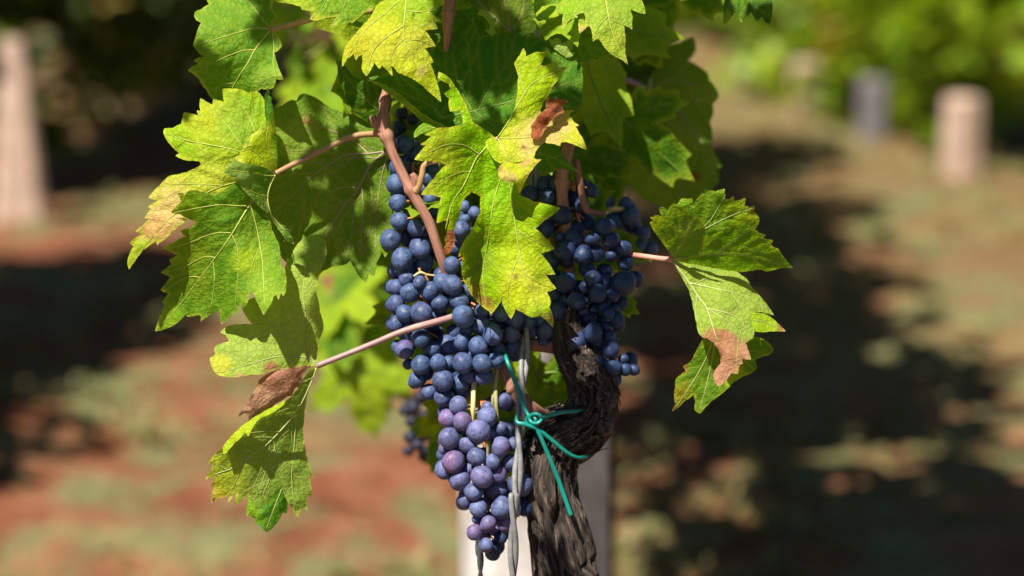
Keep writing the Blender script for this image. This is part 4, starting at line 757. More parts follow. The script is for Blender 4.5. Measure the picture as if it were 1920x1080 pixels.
leaf(VINE, [dict(under=True, outline=RD, depth=[(1261, 489, 0), (1300, 480, 24), (1390, 512, 20), (1450, 590, 0), (1412, 600, -28), (1300, 570, -6), (1350, 560, -26), (1330, 630, -40), (1400, 640, -44), (1350, 720, -66), (1400, 670, -56)],
      veins=[(3.4, (1262, 490), (1290, 527), (1312, 560), (1326, 580), (1345, 640)), (2.2, (1294, 531), (1340, 541), (1390, 553), (1442, 580)), (1.8, (1325, 578), (1360, 586), (1385, 598), (1400, 620)), (1.2, (1300, 533), (1330, 520), (1360, 512))],
      base=(0.27, 0.35, 0.09), patches=[(1365, 672, 38, (0.42, 0.20, 0.11), .35), (1340, 640, 24, (0.36, 0.16, 0.08), .4), (1350, 705, 30, (0.45, 0.22, 0.13), .5), (1392, 668, 18, (0.45, 0.22, 0.13), .5), (1372, 650, 22, (0.42, 0.2, 0.11), .4), (1345, 662, 12, (0.2, 0.07, 0.04), .8)], pucker=3, wave=3.0),
      dict(under=True, outline=RC, depth=[(1262, 487, 0), (1318, 455, -48), (1387, 415, -104), (1424, 413, -112), (1440, 450, -74), (1487, 502, -34), (1400, 508, -8), (1320, 498, -2), (1370, 470, -44)], veins=[(1.7, (1264, 486), (1300, 481), (1345, 476), (1400, 480), (1480, 501)), (1.2, (1345, 476), (1380, 450), (1420, 420)), (1.0, (1400, 480), (1425, 465), (1448, 455))], base=(0.14, 0.25, 0.03), margin=((0.34, 0.38, 0.05), 3.5)),
      dict(outline=RA, depth=[(1261, 485, 0), (1218, 415, -58), (1263, 381, -108), (1320, 425, -86), (1316, 479, -34), (1275, 440, -44)], veins=[(1.6, (1263, 482), (1279, 457), (1292, 434), (1300, 412)), (1.2, (1262, 480), (1255, 450), (1236, 415)), (1.0, (1279, 457), (1265, 425), (1262, 392))], base=(0.15, 0.25, 0.035), patches=[(1290, 430, 16, (0.2, 0.28, 0.1), 1), (1228, 412, 14, (0.34, 0.41, 0.04), 1)], margin=((0.36, 0.40, 0.05), 4)),
      dict(outline=RB, depth=[(1240, 392, 6), (1322, 356, -20), (1398, 371, -16), (1420, 410, 4), (1300, 445, 24), (1380, 435, 16)], veins=[(1.4, (1290, 445), (1330, 415), (1360, 365)), (1.2, (1320, 430), (1370, 405), (1412, 390))], base=(0.17, 0.28, 0.025), patches=[(1398, 395, 30, (0.34, 0.41, 0.025), .9), (1415, 395, 10, (0.3, 0.2, 0.04), 1)], margin=((0.36, 0.38, 0.05), 4)),
      dict(outline=RE, depth=[(1410, 587, -30), (1411, 612, -40), (1473, 621, -30), (1440, 592, -20)], veins=[(1.0, (1412, 600), (1440, 606), (1468, 619))], base=(0.28, 0.38, 0.025), patches=[(1466, 612, 9, (0.25, 0.08, 0.05), .9)], step=3.2),
      dict(outline=RF, depth=[(1320, 630, 0), (1262, 770, 30), (1310, 770, 20), (1420, 690, 10), (1450, 656, 20), (1380, 640, 0), (1340, 690, 16)], veins=[(1.6, (1340, 625), (1320, 680), (1290, 730), (1266, 765)), (1.4, (1342, 628), (1330, 700), (1312, 770)), (1.2, (1350, 630), (1390, 670), (1410, 690))], base=(0.09, 0.18, 0.015), patches=[(1268, 745, 26, (0.24, 0.20, 0.02), .9), (1284, 690, 9, (0.25, 0.03, 0.03), .6), (1264, 766, 9, (0.22, 0.06, 0.02), .7), (1380, 710, 20, (0.24, 0.35, 0.02), .9)], margin=((0.25, 0.29, 0.03), 4))],
     VEIN_P, petiole=[(1262, 487, 0, 5), (1240, 485, 10, 4.6), (1210, 481, 30, 4.6), (1180, 477, 60, 5), (1130, 465, 90, 6), (1075, 440, 70, 7)], pet_mat=PET_PINK, label='folded leaf on a pink stalk, its pale lobe ending in a brown dry tip', origin=(1262, 487, 0))

# ------------------------------------------------------------------ whole leaves from one pattern: deeper in the plant and above
def pattern_leaf(seed, size=0.13):
    r = np.random.default_rng(seed)
    lobes = [(-90, 1.0), (-90 + 62, 0.86), (-90 - 62, 0.86), (-90 + 118, 0.62), (-90 - 118, 0.62)]
    pts = []
    A = np.linspace(-90 - 162, -90 + 162, 130)
    for i, a in enumerate(A):
        rad = 0.34
        for la, lr in lobes:
            d = abs(a - la); rad = max(rad, lr * (1 - (d / 46.0) ** 1.5) if d < 46 else 0)
        rad *= 1 + (0.09 if i % 5 == 0 else (-0.035 if i % 5 in (2, 3) else 0.02)) * r.uniform(.6, 1.3)
        pts.append((rad * math.cos(R(a)) * 180, -rad * math.sin(R(a)) * 180))
    pts.append((0, 8))
    ol = np.array(pts)
    vs = []
    for la, lr in lobes:
        vs.append((2.6, (0, 0), (0.5 * lr * 180 * math.cos(R(la + r.uniform(-4, 4))), -0.5 * lr * 180 * math.sin(R(la))), (0.97 * lr * 180 * math.cos(R(la)), -0.97 * lr * 180 * math.sin(R(la)))))
    cup = r.uniform(-30, 30); tw = r.uniform(-25, 25)
    ctrl = [(0, 0, 0)] + [(lr * 170 * math.cos(R(la)), -lr * 170 * math.sin(R(la)), r.uniform(-30, 46)) for la, lr in lobes] + [(0.4 * 180 * math.cos(R(a)), -0.4 * 180 * math.sin(R(a)), cup + r.uniform(-12, 12)) for a in (-120, -60, 0, 180)]
    cols = [(0.10, 0.20, 0.02), (0.17, 0.28, 0.022), (0.26, 0.35, 0.025), (0.06, 0.15, 0.014)]
    V, F, c, st, dv = sheet(ol, ctrl, vs, base=cols[seed % 4], patches=[(r.uniform(-80, 80), r.uniform(-20, 120), 50, (0.3, 0.36, 0.03), 1.2)], margin=((0.28, 0.33, 0.04), 8), step=11, pucker=5, wave=5, tips=False)
    s = size / 300.0
    loc = lambda q: np.c_[q[:, 0], -q[:, 2], -q[:, 1]] * s
    o = obj('leaf', loc(V), F, LEAF, VINE, (0, 0, 0), cols=c, uv=V[:, :2] / 100 + seed)
    o.location = (0, 0, 0)
    mb = MB()
    for line, rr in st:
        v, f, u = tube(loc(line) - np.array([0, 0.3, 0]) * s * 3, np.linspace(rr, rr * .3, len(line)) * s, 5); mb.add(v, f)
    ve = mb.build('vein', VEIN_G, o, (0, 0, 0)); ve.location = (0, 0, 0)
    mb = MB(); t = np.linspace(0, 1, 12)[:, None]
    pl = r.uniform(0.05, 0.08)
    path = np.c_[0.012 * np.sin(t * 2), pl * t * 0.9, 0.03 * t ** 2]
    v, f, u = tube(path, 0.0016, 7); mb.add(v, f)
    pe = mb.build('petiole', PET_GRN, o, (0, 0, 0)); pe.location = (0, 0, 0)
    return o

PATS = [pattern_leaf(k) for k in range(6)]
USED = set()
def put_leaf(p, rot, scale=1.0, k=None, label=None):
    k = random.randrange(len(PATS)) if k is None else k
    src = PATS[k]
    if k not in USED:
        USED.add(k); o = src
    else:
        o = src.copy(); link(o, VINE)
        for ch in list(src.children):
            c = ch.copy(); link(c, o)
    o.location = Vector(p) - VINE.location
    o.rotation_euler = rot; o.scale = (scale,) * 3
    if label: o['label'] = label
    return o

S = np.array(SUN)
def lands(p, z=-30):
    """where the sun's ray through p meets the vine's front, in traced units"""
    d = (D0 + z * UNIT - (p - CAMP) @ FWD) / (-(S @ FWD))
    return pix(p - S * d)[:2]
def rot_facing(tilt_x, yaw, roll): return (R(tilt_x), R(roll), R(yaw))

# unseen leaves added above the view to cast chosen shadows, sparing the sunlit places
LIT = [(790, 350, -175), (830, 280, -140), (850, 400, -150), (1000, 140, -70), (1000, 220, -95), (1080, 250, -100), (960, 270, -100), (980, 330, -128), (985, 400, -84), (1000, 480, -95), (1030, 560, -90), (960, 560, -100), (900, 300, -95),
       (757, 265, 10), (750, 305, 10), (742, 340, 10), (746, 375, 10), (749, 410, 10), (782, 420, 10), (733, 445, 10), (788, 460, 10), (755, 480, 10), (761, 520, 0), (770, 540, 0), (806, 540, 0), (791, 580, 0), (826, 565, 0), (759, 583, 0), (789, 630, 0), (789, 680, 0), (831, 712, 0), (805, 650, 0), (832, 740, 0),
       (847, 495, -20), (828, 514, -20), (849, 532, -20), (862, 560, -20), (869, 590, -20), (903, 580, -20), (901, 605, -20), (923, 615, -20), (868, 638, -20), (897, 645, -20), (924, 622, -20), (868, 678, -20), (904, 680, -20), (909, 700, -20),
       (859, 757, -30), (839, 785, -30), (866, 790, -30), (913, 780, -30), (843, 820, -30), (877, 830, -30), (898, 805, -30), (894, 855, -30), (851, 865, -30), (924, 862, -30), (903, 890, -30), (863, 898, -30), (938, 835, -30), (914, 980, -30), (889, 998, -30), (911, 1020, -30),
       (330, 250, -45), (400, 210, -45), (460, 200, -40), (400, 280, -50), (350, 340, -55), (300, 380, -50), (270, 430, -50), (420, 330, -55), (490, 280, -80), (350, 380, -105), (420, 380, -105), (490, 450, -80), (505, 540, -90), (480, 420, -80), (490, 560, -90), (470, 500, -90),
       (430, 670, -50), (470, 660, -45), (500, 600, -20), (530, 560, 0), (500, 740, -45), (480, 790, -95), (400, 20, 20), (430, 60, 10), (385, 60, 10), (505, 130, 0),
       (780, 20, -90), (740, 80, -110), (680, 90, -95), (720, 110, -110), (790, 140, -118), (800, 80, -95), (660, 100, -100), (820, 180, -104), (1130, 40, -60), (1160, 90, -65), (1070, 30, -40), (1190, 20, -20), (1110, 20, -40), (600, 20, -80), (640, 10, -76),
       (1300, 500, 10), (1330, 530, -10), (1380, 560, -15), (1350, 600, -40), (1370, 660, -55), (1350, 700, -65), (1400, 390, 44), (1380, 425, 20), (1440, 605, -35), (968, 900, -38), (964, 1020, -40), (1060, 930, -36), (1010, 820, -50), (735, 280, 0), (800, 410, -4), (725, 225, 4), 
       (900, 1000, 1860), (940, 1060, 1860), (880, 1050, 1860), (600, 90, 480), (650, 150, 560), (680, 60, 660), (640, 540, 520), (668, 690, 560), (700, 600, 480), (1180, 400, 330), (1175, 385, 330)]
SHADE = [(650, 330, 60), (700, 320, 50), (600, 270, 65), (680, 440, 45), (560, 220, 65), (1160, 450, 40), (1170, 530, 40), (1190, 520, 50), (1150, 600, 45), (1150, 690, 50), (1180, 690, 55), (1120, 560, 30), (1100, 630, 40), (1140, 430, 50), (1120, 680, 45), (1060, 420, 50), (1060, 540, 25), (1080, 600, 30),
         (1250, 250, 540), (1300, 200, 560), (1290, 330, 510), (1160, 200, 640), (1220, 330, 540), (1130, 280, 620), (1250, 150, 580), (1320, 270, 540), (1200, 120, 680),
         (620, 400, 50), (560, 300, 55), (680, 380, 45), (660, 300, 55), (600, 250, 65), (560, 400, 45), (700, 460, 25), (620, 460, 35), (1060, 150, 0), (980, 150, 0), (930, 120, 20), (900, 170, 0), (1040, 200, -10), (850, 150, 5), (430, 125, -5), (400, 150, -15), (450, 100, 5), (480, 90, 8), (1020, 980, 1860), (1090, 980, 1860), (1110, 900, 1860), (1400, 20, 0), (975, 785, -24), (985, 700, -10), (980, 820, -30), (1120, 760, -5), (1100, 720, 0), (1060, 830, -10), (1020, 870, -15), (1040, 980, -10), (1050, 1040, -15), (1090, 790, -15), (1010, 800, -45), (570, 610, -10), (575, 520, 0)]
b1 = np.cross(S, [0, 0, 1.0]); b1 /= np.linalg.norm(b1); b2 = np.cross(S, b1)
flat = lambda q: np.c_[q @ b1, q @ b2]
LITF = flat(np.array([P(*q) for q in LIT])); SHF = flat(np.array([P(*q) for q in SHADE])); SHP = np.array([P(*q) for q in SHADE])
PV = [np.array([v.co for v in o.data.vertices]) for o in PATS]
covered = np.zeros(len(SHADE), bool)
rs = np.random.default_rng(3)
for rounds in range(70):
    best = None
    todo = np.where(~covered)[0]
    if len(todo) == 0: break
    for tr_ in range(300):
        i = todo[rs.integers(len(todo))]
        dist = rs.uniform(0.22, 0.75) + (0.25 if SHADE[i][2] > 300 else 0) + (0.8 if SHADE[i][2] > 1000 else 0)
        sc = rs.uniform(0.3, 1.1); k = int(rs.integers(6))
        rot = (R(-55 + rs.uniform(-25, 25)), R(rs.uniform(-30, 30)), R(-35 + rs.uniform(-40, 40)))
        M = np.array(Matrix.Identity(3)) @ np.array(__import__('mathutils').Euler(rot).to_matrix())
        pos = SHP[i] + S * dist + np.array([rs.uniform(-.03, .03), rs.uniform(-.03, .03), rs.uniform(-.01, .05)])
        q = PV[k] @ M.T * sc + pos
        if (pix(q)[1] > -12).any() or (q @ FWD - CAMP @ FWD).min() < 1.0: continue
        qf = flat(q)
        dl = np.sqrt(((LITF[:, None] - qf[None, ::2]) ** 2).sum(2)).min(1)
        if (dl < 0.008).any(): continue
        ds = np.sqrt(((SHF[:, None] - qf[None, ::2]) ** 2).sum(2)).min(1)
        hit = (ds < 0.006) & ~covered
        score = hit.sum() + 0.3 * sc
        if hit.sum() and (best is None or score > best[0]): best = (score, pos, rot, sc, k, hit)
    if best is None: continue
    covered |= best[5]
    put_leaf(best[1], best[2], best[3], best[4])
print('shade targets covered', int(covered.sum()), 'of', len(SHADE), [SHADE[i] for i in np.where(~covered)[0]])

# the plant's own inner leaves behind the front ones
inner = []
tries = 0
while len(inner) < 34 and tries < 4000:
    tries += 1
    px = random.uniform(560, 1330); py = random.uniform(-260, 300); z = random.uniform(120, 620)
    if px < 740 and py > 30: continue
    if px < 640 and py > -120: continue
    if px > 1150 and z < 420: continue
    if px > 1230 and py > 60: continue
    if px > 960 and py > 130: continue
    if px > 1110 and py > -20: continue
    p = P(px, py, z)
    if any(np.linalg.norm(p - q) < 0.055 for q in inner): continue
    inner.append(p)
    put_leaf(p, (R(random.uniform(-60, 5)), R(random.uniform(-45, 45)), R(random.uniform(-50, 50))), random.uniform(0.8, 1.15), random.choice([0, 3, 3, 1, 5]))
# blurred leaves further back on the sunny side of the bunches
rf = np.random.default_rng(21)
for k_ in range(30):
    if k_ % 2: px, py = rf.uniform(540, 740), rf.uniform(-60, 230)
    else: px, py = rf.uniform(600, 750), rf.uniform(450, 700)
    put_leaf(P(px, py, rf.uniform(1800, 2800)), (R(rf.uniform(-75, 0)), R(rf.uniform(-40, 40)), R(rf.uniform(-70, 40))), rf.uniform(0.55, 0.95), int(rf.choice([2, 2, 1, 5, 0, 3])))
for (px, py, z, rx, ry, rz, sc, k) in [(672, 690, 1800, -8, -12, 10, 0.85, 2), (1015, 345, 130, -8, 10, 0, 0.5, 3), (1130, 540, 190, -5, 10, 0, 0.45, 3), (1050, 400, 170, -5, -10, 0, 0.55, 3),
                                        (1010, 700, 260, -12, 20, -10, 0.95, 3), (920, 690, 330, -18, -10, 12, 0.9, 3), (835, 790, 600, -20, 25, 30, 0.5, 3), (965, 770, 420, -10, 0, 0, 0.7, 0), (860, 430, 330, -10, 10, 10, 1.0, 3), (1040, 430, 300, -10, -10, -10, 1.0, 3), (960, 560, 300, -10, 0, 0, 1.0, 3), (820, 560, 330, -5, 10, 0, 0.75, 3), (820, 320, 330, -5, 10, 0, 0.8, 3), (1160, 215, 330, -8, 14, -10, 1.0, 3), (1060, 285, 280, -8, -14, 10, 0.75, 3)]:
    put_leaf(P(px, py, z), (R(rx), R(ry), R(rz)), sc, k)  # mostly dark leaves; several added behind the bunches to blacken the gaps
# ------------------------------------------------------------------ grapes
def berry_mesh(seed, stretch):
    import bmesh
    bm = bmesh.new(); bmesh.ops.create_icosphere(bm, subdivisions=3, radius=1.0)
    r = np.random.default_rng(seed); a = r.uniform(-1, 1, (3, 3)); 
    dirs = [d / np.linalg.norm(d) for d in r.normal(0, 1, (4, 3))]
    for v in bm.verts:
        c = np.array(v.co); f = 1 + 0.05 * math.sin(2.3 * (a[0] @ c) + seed) + 0.045 * math.sin(3.1 * (a[1] @ c) + 2 * seed)
        for dvec in dirs: f -= max(0.0, (dvec @ c) - 0.80) * 0.42          # flats where neighbours press
        if c[2] > 0.97: f -= 0.03 * (c[2] - 0.97) / 0.03
        v.co = Vector(c * f * np.array([1, 1, stretch]))
    me = bpy.data.meshes.new('grape'); bm.to_mesh(me); bm.free()
    me.polygons.foreach_set('use_smooth', [True] * len(me.polygons))
    return me
BERRIES = {}
def berry(kind, k):
    if (kind, k) not in BERRIES:
        me = berry_mesh(k + 3, [1.0, 1.07, 0.94, 1.13, 1.0, 1.04, 0.97, 1.1][k]); me.materials.append({'b': G_BLUE, 'p': G_PURP, 'd': G_DARK_SHADE, 'l': G_PALE, 'r': G_ROSE, 'k': G_DEEP_SHADE}[kind]); BERRIES[(kind, k)] = me
    return BERRIES[(kind, k)]

def bunch(label, grapes, cx, W, Rz, zc, fill=0, kind='b', stalks=(), spread=52, twist=None, exact=False):
    """grapes: (px, py, r[, layer[, kind]]) in traced units; berries are settled against each other in depth"""
    g = []
    for it in grapes:
        x, y, r = it[:3]; r *= 1.06; lay = it[3] if len(it) > 3 else 0; kd = it[4] if len(it) > 4 else kind
        c = cx(y) if callable(cx) else cx
        z = zc - Rz * math.sqrt(max(0.0, 1 - min(1, abs(x - c) / W) ** 2)) + lay * 20 + (0 if exact else random.uniform(-3, 3))
        g.append([x, y, r, z, kd])
    n0 = len(g)
    for k in range(fill):
        b = g[random.randrange(n0)]
        g.append([b[0] + random.uniform(-14, 14), b[1] + random.uniform(-14, 14), random.uniform(13, 17), b[3] + random.uniform(24, spread), kind if kind not in 'pl' else 'b'])
    for itn in range(40):
        moved = False
        order = sorted(range(len(g)), key=lambda i: g[i][3])
        for a in range(len(order)):
            for b in range(a + 1, len(order)):
                A, B = g[order[a]], g[order[b]]
                dd = math.hypot(A[0] - B[0], A[1] - B[1]); need = 0.86 * (A[2] + B[2])
                if dd < need:
                    dz = math.sqrt(need * need - dd * dd)
                    if B[3] - A[3] < dz - 0.3:
                        B[3] += min(6.0, dz - (B[3] - A[3])); moved = True
        if not moved: break
    g = [q for q in g if q[3] < zc + 3.2 * spread][:98]
    ys = [q[1] for q in g[:n0]]; top = min(ys)
    c0 = cx(top) if callable(cx) else cx
    root = empty('grape_bunch', P(c0, top, zc))
    tag(root, label, 'grapes', 'bunches of dark grapes hanging on the vine')
    for (x, y, r, z, kd) in g:
        o = bpy.data.objects.new('grape', berry(kd, random.randrange(8))); link(o, root)
        o.location = Vector(P(x, y, z)) - root.location
        rr = r * K * (D0 + z * UNIT); o.scale = (rr,) * 3
        if random.random() < 0.6: q = Vector((random.uniform(-1, 1), -1.0, random.uniform(-1.0, 0.5)))
        else: q = Vector((random.uniform(-1, 1), random.uniform(-1, 1), random.uniform(-1, 1)))
        o.rotation_euler = q.normalized().to_track_quat('Z', 'Y').to_euler()
    # the stem inside the bunch with a short stalk to every third berry
    mb = MB()
    yy = np.linspace(top - 6, max(ys) - 18, 8)
    rows = [((cx(y) if callable(cx) else cx) + random.uniform(-3, 3), y, zc + 6, 4.2 - 2.4 * i / 7) for i, y in enumerate(yy)]
    v, f, u = ptube(rows, 30, 8); mb.add(v, f)
    for (x, y, r, z, kd) in g:
        if random.random() < 0.75:
            yb = max(top, y - r * 1.3); xb = (cx(yb) if callable(cx) else cx)
            v, f, u = ptube([(xb, yb, zc + 6, 1.5), ((x + xb) / 2, (y + yb) / 2 - 3, (z + zc) / 2 + 3, 1.3), (x + 0.2 * (xb - x), y + 0.2 * (yb - y), z + 2, 1.4)], 8, 6); mb.add(v, f)
    mb.build('stem', STALK_R if kind != 'p' else STALK_G, root)
    for material, rows in stalks:
        mb = MB(); v, f, u = ptube(rows, 20, 10); mb.add(v, f); mb.build('stalk', material, root)
    return root

bunch('narrow sunlit bunch hanging along the bent pinkish cane', [
    (757, 271, 17.5), (750, 313, 18.5), (742, 345, 18.5), (746, 381, 15.5), (749, 415, 17), (782, 428, 18.5), (733, 450, 20), (788, 466, 20), (755, 486, 20), (763, 448, 14, 1.4), (794, 492, 18, 1), (763, 508, 17, 1),
    (778, 291, 14, 1), (803, 334, 13, 1), (811, 322, 13, 1.6), (809, 309, 12, 1.6), (808, 371, 14, 1.2), (814, 393, 15, 1.4), (770, 318, 13, 2), (765, 300, 12, 2), (795, 352, 13, 2), (800, 440, 14, 2), (812, 470, 14, 2), (776, 395, 14, 2), (768, 370, 13, 2.2), (741, 505, 14, 1.6)],
    772, 56, 26, 46, 34, stalks=[(STALK_R, [(760, 378, 20, 3), (768, 377, 26, 2.4), (782, 372, 30, 2)]), (STALK_R, [(764, 410, 14, 1.8), (776, 407, 14, 1.8), (790, 405, 18, 2)])])
bunch('bunch in the angle under the tan leaf stalk, lit from above', [
    (761, 523, 14), (744, 539, 14), (787, 530, 12, -.3), (770, 548, 18), (806, 546, 17), (741, 571, 17, .3), (759, 587, 16.5), (791, 587, 20.5, -.3), (826, 571, 17.5, .2), (742, 608, 17.5), (768, 613, 12, .8),
    (789, 634, 17.5, -.2), (759, 656, 17, 0, 'p'), (789, 684, 18.5), (810, 655, 16, .6), (821, 681, 15.5), (835, 647, 18, 1.4), (842, 680, 13, .6), (831, 715, 20, -.2), (781, 713, 17, .6), (805, 734, 15.5, .6), (832, 745, 18, .2), (864, 719, 16.5, .5), (866, 735, 15, .9),
    (765, 683, 11, .9), (767, 627, 12, .9), (853, 622, 14, 1.6), (790, 610, 13, 1.6), (808, 610, 14, 1.8), (818, 625, 14, 2), (800, 700, 14, 1.4), (850, 700, 14, 1.2), (812, 592, 14, 1.4)],
    lambda y: 780 + (y - 520) * 0.22, 62, 32, 34, 44, stalks=[(STALK_Y, [(815, 517, 20, 2), (800, 515, 10, 2.2), (788, 511, 4, 2.4), (776, 518, 6, 2)]), (STALK_R, [(788, 511, 4, 2), (786, 503, 6, 2.6)]), (STALK_R, [(798, 517, 8, 2), (802, 526, 10, 2)])])
bunch('thick sunlit bunch in the middle, partly under the yellow-green leaf', [
    (847, 498, 16), (828, 514, 14, .8), (829, 530, 17, .4), (849, 535, 18.5, -.2), (866, 505, 14, .4), (862, 564, 17), (850, 566, 13, .8), (869, 593, 21, -.5), (881, 545, 14, .6), (888, 560, 13, 1), (903, 583, 15, .3), (901, 610, 18, .4), (874, 620, 12, .8), (865, 431, 15, .6), (855, 465, 14, 1.2), (861, 448, 12, 1.2),
    (923, 619, 19, .6), (866, 641, 15, .2), (897, 649, 17.5, 0), (882, 640, 11, .8), (924, 628, 20, -.4), (882, 662, 9, .2), (868, 681, 19, -.2), (904, 682, 17.5, -.2), (879, 704, 14, .6), (909, 706, 17, .2), (932, 675, 16, .5), (931, 649, 16, .6), (933, 656, 15, .6),
    (941, 589, 14, .6), (934, 597, 14, .8), (966, 598, 16.5, .5), (990, 604, 14, .8), (960, 627, 15, .7), (961, 651, 17, .8), (1023, 622, 15, .6), (1022, 638, 15, .9), (996, 622, 12, 1.4), (1012, 600, 13, 1), (871, 387, 11, 1.6), (890, 398, 12, 1.4), (872, 412, 12, 1.8), (882, 440, 13, 1.8), (860, 482, 12, 1.6), (900, 560, 14, 1.6), (930, 560, 14, 1.6), (960, 560, 14, 1.8), (945, 540, 14, 2), (980, 575, 14, 1.8)],
    lambda y: 880 + (y - 430) * 0.1, 95, 40, 26, 44, stalks=[(STALK_R, [(878, 396, 30, 2), (870, 404, 22, 2.6), (862, 412, 24, 2)]), (STALK_R, [(884, 568, -2, 2), (892, 573, -8, 2.4), (897, 579, -4, 2)])])
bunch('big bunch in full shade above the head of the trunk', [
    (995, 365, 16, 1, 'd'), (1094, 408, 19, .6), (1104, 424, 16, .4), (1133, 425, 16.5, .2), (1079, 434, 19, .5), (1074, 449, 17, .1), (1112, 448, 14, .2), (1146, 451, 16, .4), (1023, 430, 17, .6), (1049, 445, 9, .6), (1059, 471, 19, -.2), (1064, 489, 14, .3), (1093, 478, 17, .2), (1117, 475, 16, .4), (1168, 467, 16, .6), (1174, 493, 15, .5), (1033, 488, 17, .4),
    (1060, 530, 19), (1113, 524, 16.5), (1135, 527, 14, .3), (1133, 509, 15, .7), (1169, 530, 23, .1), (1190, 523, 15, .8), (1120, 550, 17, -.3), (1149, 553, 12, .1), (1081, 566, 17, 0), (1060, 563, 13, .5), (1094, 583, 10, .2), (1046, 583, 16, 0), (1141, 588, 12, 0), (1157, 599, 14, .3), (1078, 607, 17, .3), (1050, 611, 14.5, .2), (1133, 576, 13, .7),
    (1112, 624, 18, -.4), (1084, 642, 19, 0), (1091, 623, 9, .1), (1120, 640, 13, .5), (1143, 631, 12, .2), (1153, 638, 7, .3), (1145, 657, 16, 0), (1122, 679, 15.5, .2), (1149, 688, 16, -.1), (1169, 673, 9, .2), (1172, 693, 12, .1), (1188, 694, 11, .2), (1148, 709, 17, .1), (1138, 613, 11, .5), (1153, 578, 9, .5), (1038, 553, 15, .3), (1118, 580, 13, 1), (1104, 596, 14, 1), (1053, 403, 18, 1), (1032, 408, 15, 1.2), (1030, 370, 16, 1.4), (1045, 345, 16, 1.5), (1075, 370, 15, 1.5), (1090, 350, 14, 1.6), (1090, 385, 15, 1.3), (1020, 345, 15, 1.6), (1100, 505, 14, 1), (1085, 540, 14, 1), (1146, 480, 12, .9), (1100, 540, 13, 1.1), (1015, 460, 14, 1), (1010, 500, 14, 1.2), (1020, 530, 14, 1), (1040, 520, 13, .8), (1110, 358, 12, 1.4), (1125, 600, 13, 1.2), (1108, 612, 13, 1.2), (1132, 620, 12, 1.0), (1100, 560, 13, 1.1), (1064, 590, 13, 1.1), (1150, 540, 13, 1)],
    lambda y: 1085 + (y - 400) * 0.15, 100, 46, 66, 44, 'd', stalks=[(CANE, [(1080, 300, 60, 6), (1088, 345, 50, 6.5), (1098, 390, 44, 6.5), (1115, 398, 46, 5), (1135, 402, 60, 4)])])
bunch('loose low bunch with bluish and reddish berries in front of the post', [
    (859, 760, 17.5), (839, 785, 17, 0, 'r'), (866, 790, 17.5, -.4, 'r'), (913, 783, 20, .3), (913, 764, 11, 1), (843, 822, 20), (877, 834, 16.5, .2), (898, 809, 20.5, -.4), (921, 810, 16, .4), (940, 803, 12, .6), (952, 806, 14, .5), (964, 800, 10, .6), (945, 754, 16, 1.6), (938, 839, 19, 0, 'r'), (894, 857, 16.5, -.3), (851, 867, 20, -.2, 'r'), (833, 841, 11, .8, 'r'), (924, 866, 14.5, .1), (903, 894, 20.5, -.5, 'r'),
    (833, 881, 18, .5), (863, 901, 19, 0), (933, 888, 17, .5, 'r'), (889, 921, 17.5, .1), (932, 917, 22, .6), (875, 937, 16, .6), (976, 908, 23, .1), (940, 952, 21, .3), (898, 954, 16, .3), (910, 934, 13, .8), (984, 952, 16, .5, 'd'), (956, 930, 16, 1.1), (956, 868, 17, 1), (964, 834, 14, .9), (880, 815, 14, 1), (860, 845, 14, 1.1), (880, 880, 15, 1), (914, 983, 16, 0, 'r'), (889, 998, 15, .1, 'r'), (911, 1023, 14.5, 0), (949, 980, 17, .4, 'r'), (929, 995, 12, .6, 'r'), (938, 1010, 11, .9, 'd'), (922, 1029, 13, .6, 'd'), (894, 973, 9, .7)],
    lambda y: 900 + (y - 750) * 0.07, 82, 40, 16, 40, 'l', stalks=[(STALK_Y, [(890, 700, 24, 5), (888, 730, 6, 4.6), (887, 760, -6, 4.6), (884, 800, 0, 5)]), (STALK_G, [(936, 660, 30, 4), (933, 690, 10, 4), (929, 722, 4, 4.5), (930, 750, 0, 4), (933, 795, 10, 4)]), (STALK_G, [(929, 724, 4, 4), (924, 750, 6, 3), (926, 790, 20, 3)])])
bunch('small soft-focus bunch behind the pink leaf stalk', [(1135, 382, 16, .6), (1172, 383, 13), (1182, 405, 18), (1185, 420, 18, .5), (1152, 415, 18, .3), (1205, 439, 14), (1221, 466, 13, .3), (1198, 460, 15), (1197, 489, 11, .4), (1167, 444, 13, .3), (1212, 482, 12, .8), (1160, 480, 12), (1150, 490, 9), (1170, 505, 12, .8)],
      1180, 50, 26, 330, 4, 'b', stalks=[(STALK_Y, [(1120, 398, 310, 4), (1145, 392, 296, 5), (1165, 392, 300, 4), (1180, 398, 310, 3)])])
bunch('small dim bunch up behind the knuckle of the pinkish cane', [(753, 213, 11), (749, 238, 13), (748, 255, 12, .5), (778, 194, 9, .4), (774, 224, 11), (770, 180, 8, .5), (785, 250, 12, .6), (790, 272, 12, .8)], 765, 30, 14, 210, 4, 'd')
bunch('far blurred bunch hanging behind the lowest leaves', [(790, 745, 12), (776, 765, 12), (772, 790, 12), (796, 780, 12), (786, 805, 12), (770, 820, 12), (800, 815, 12), (782, 835, 11), (765, 845, 10), (795, 845, 11), (760, 770, 11)], 782, 30, 16, 1050, 4, 'k')

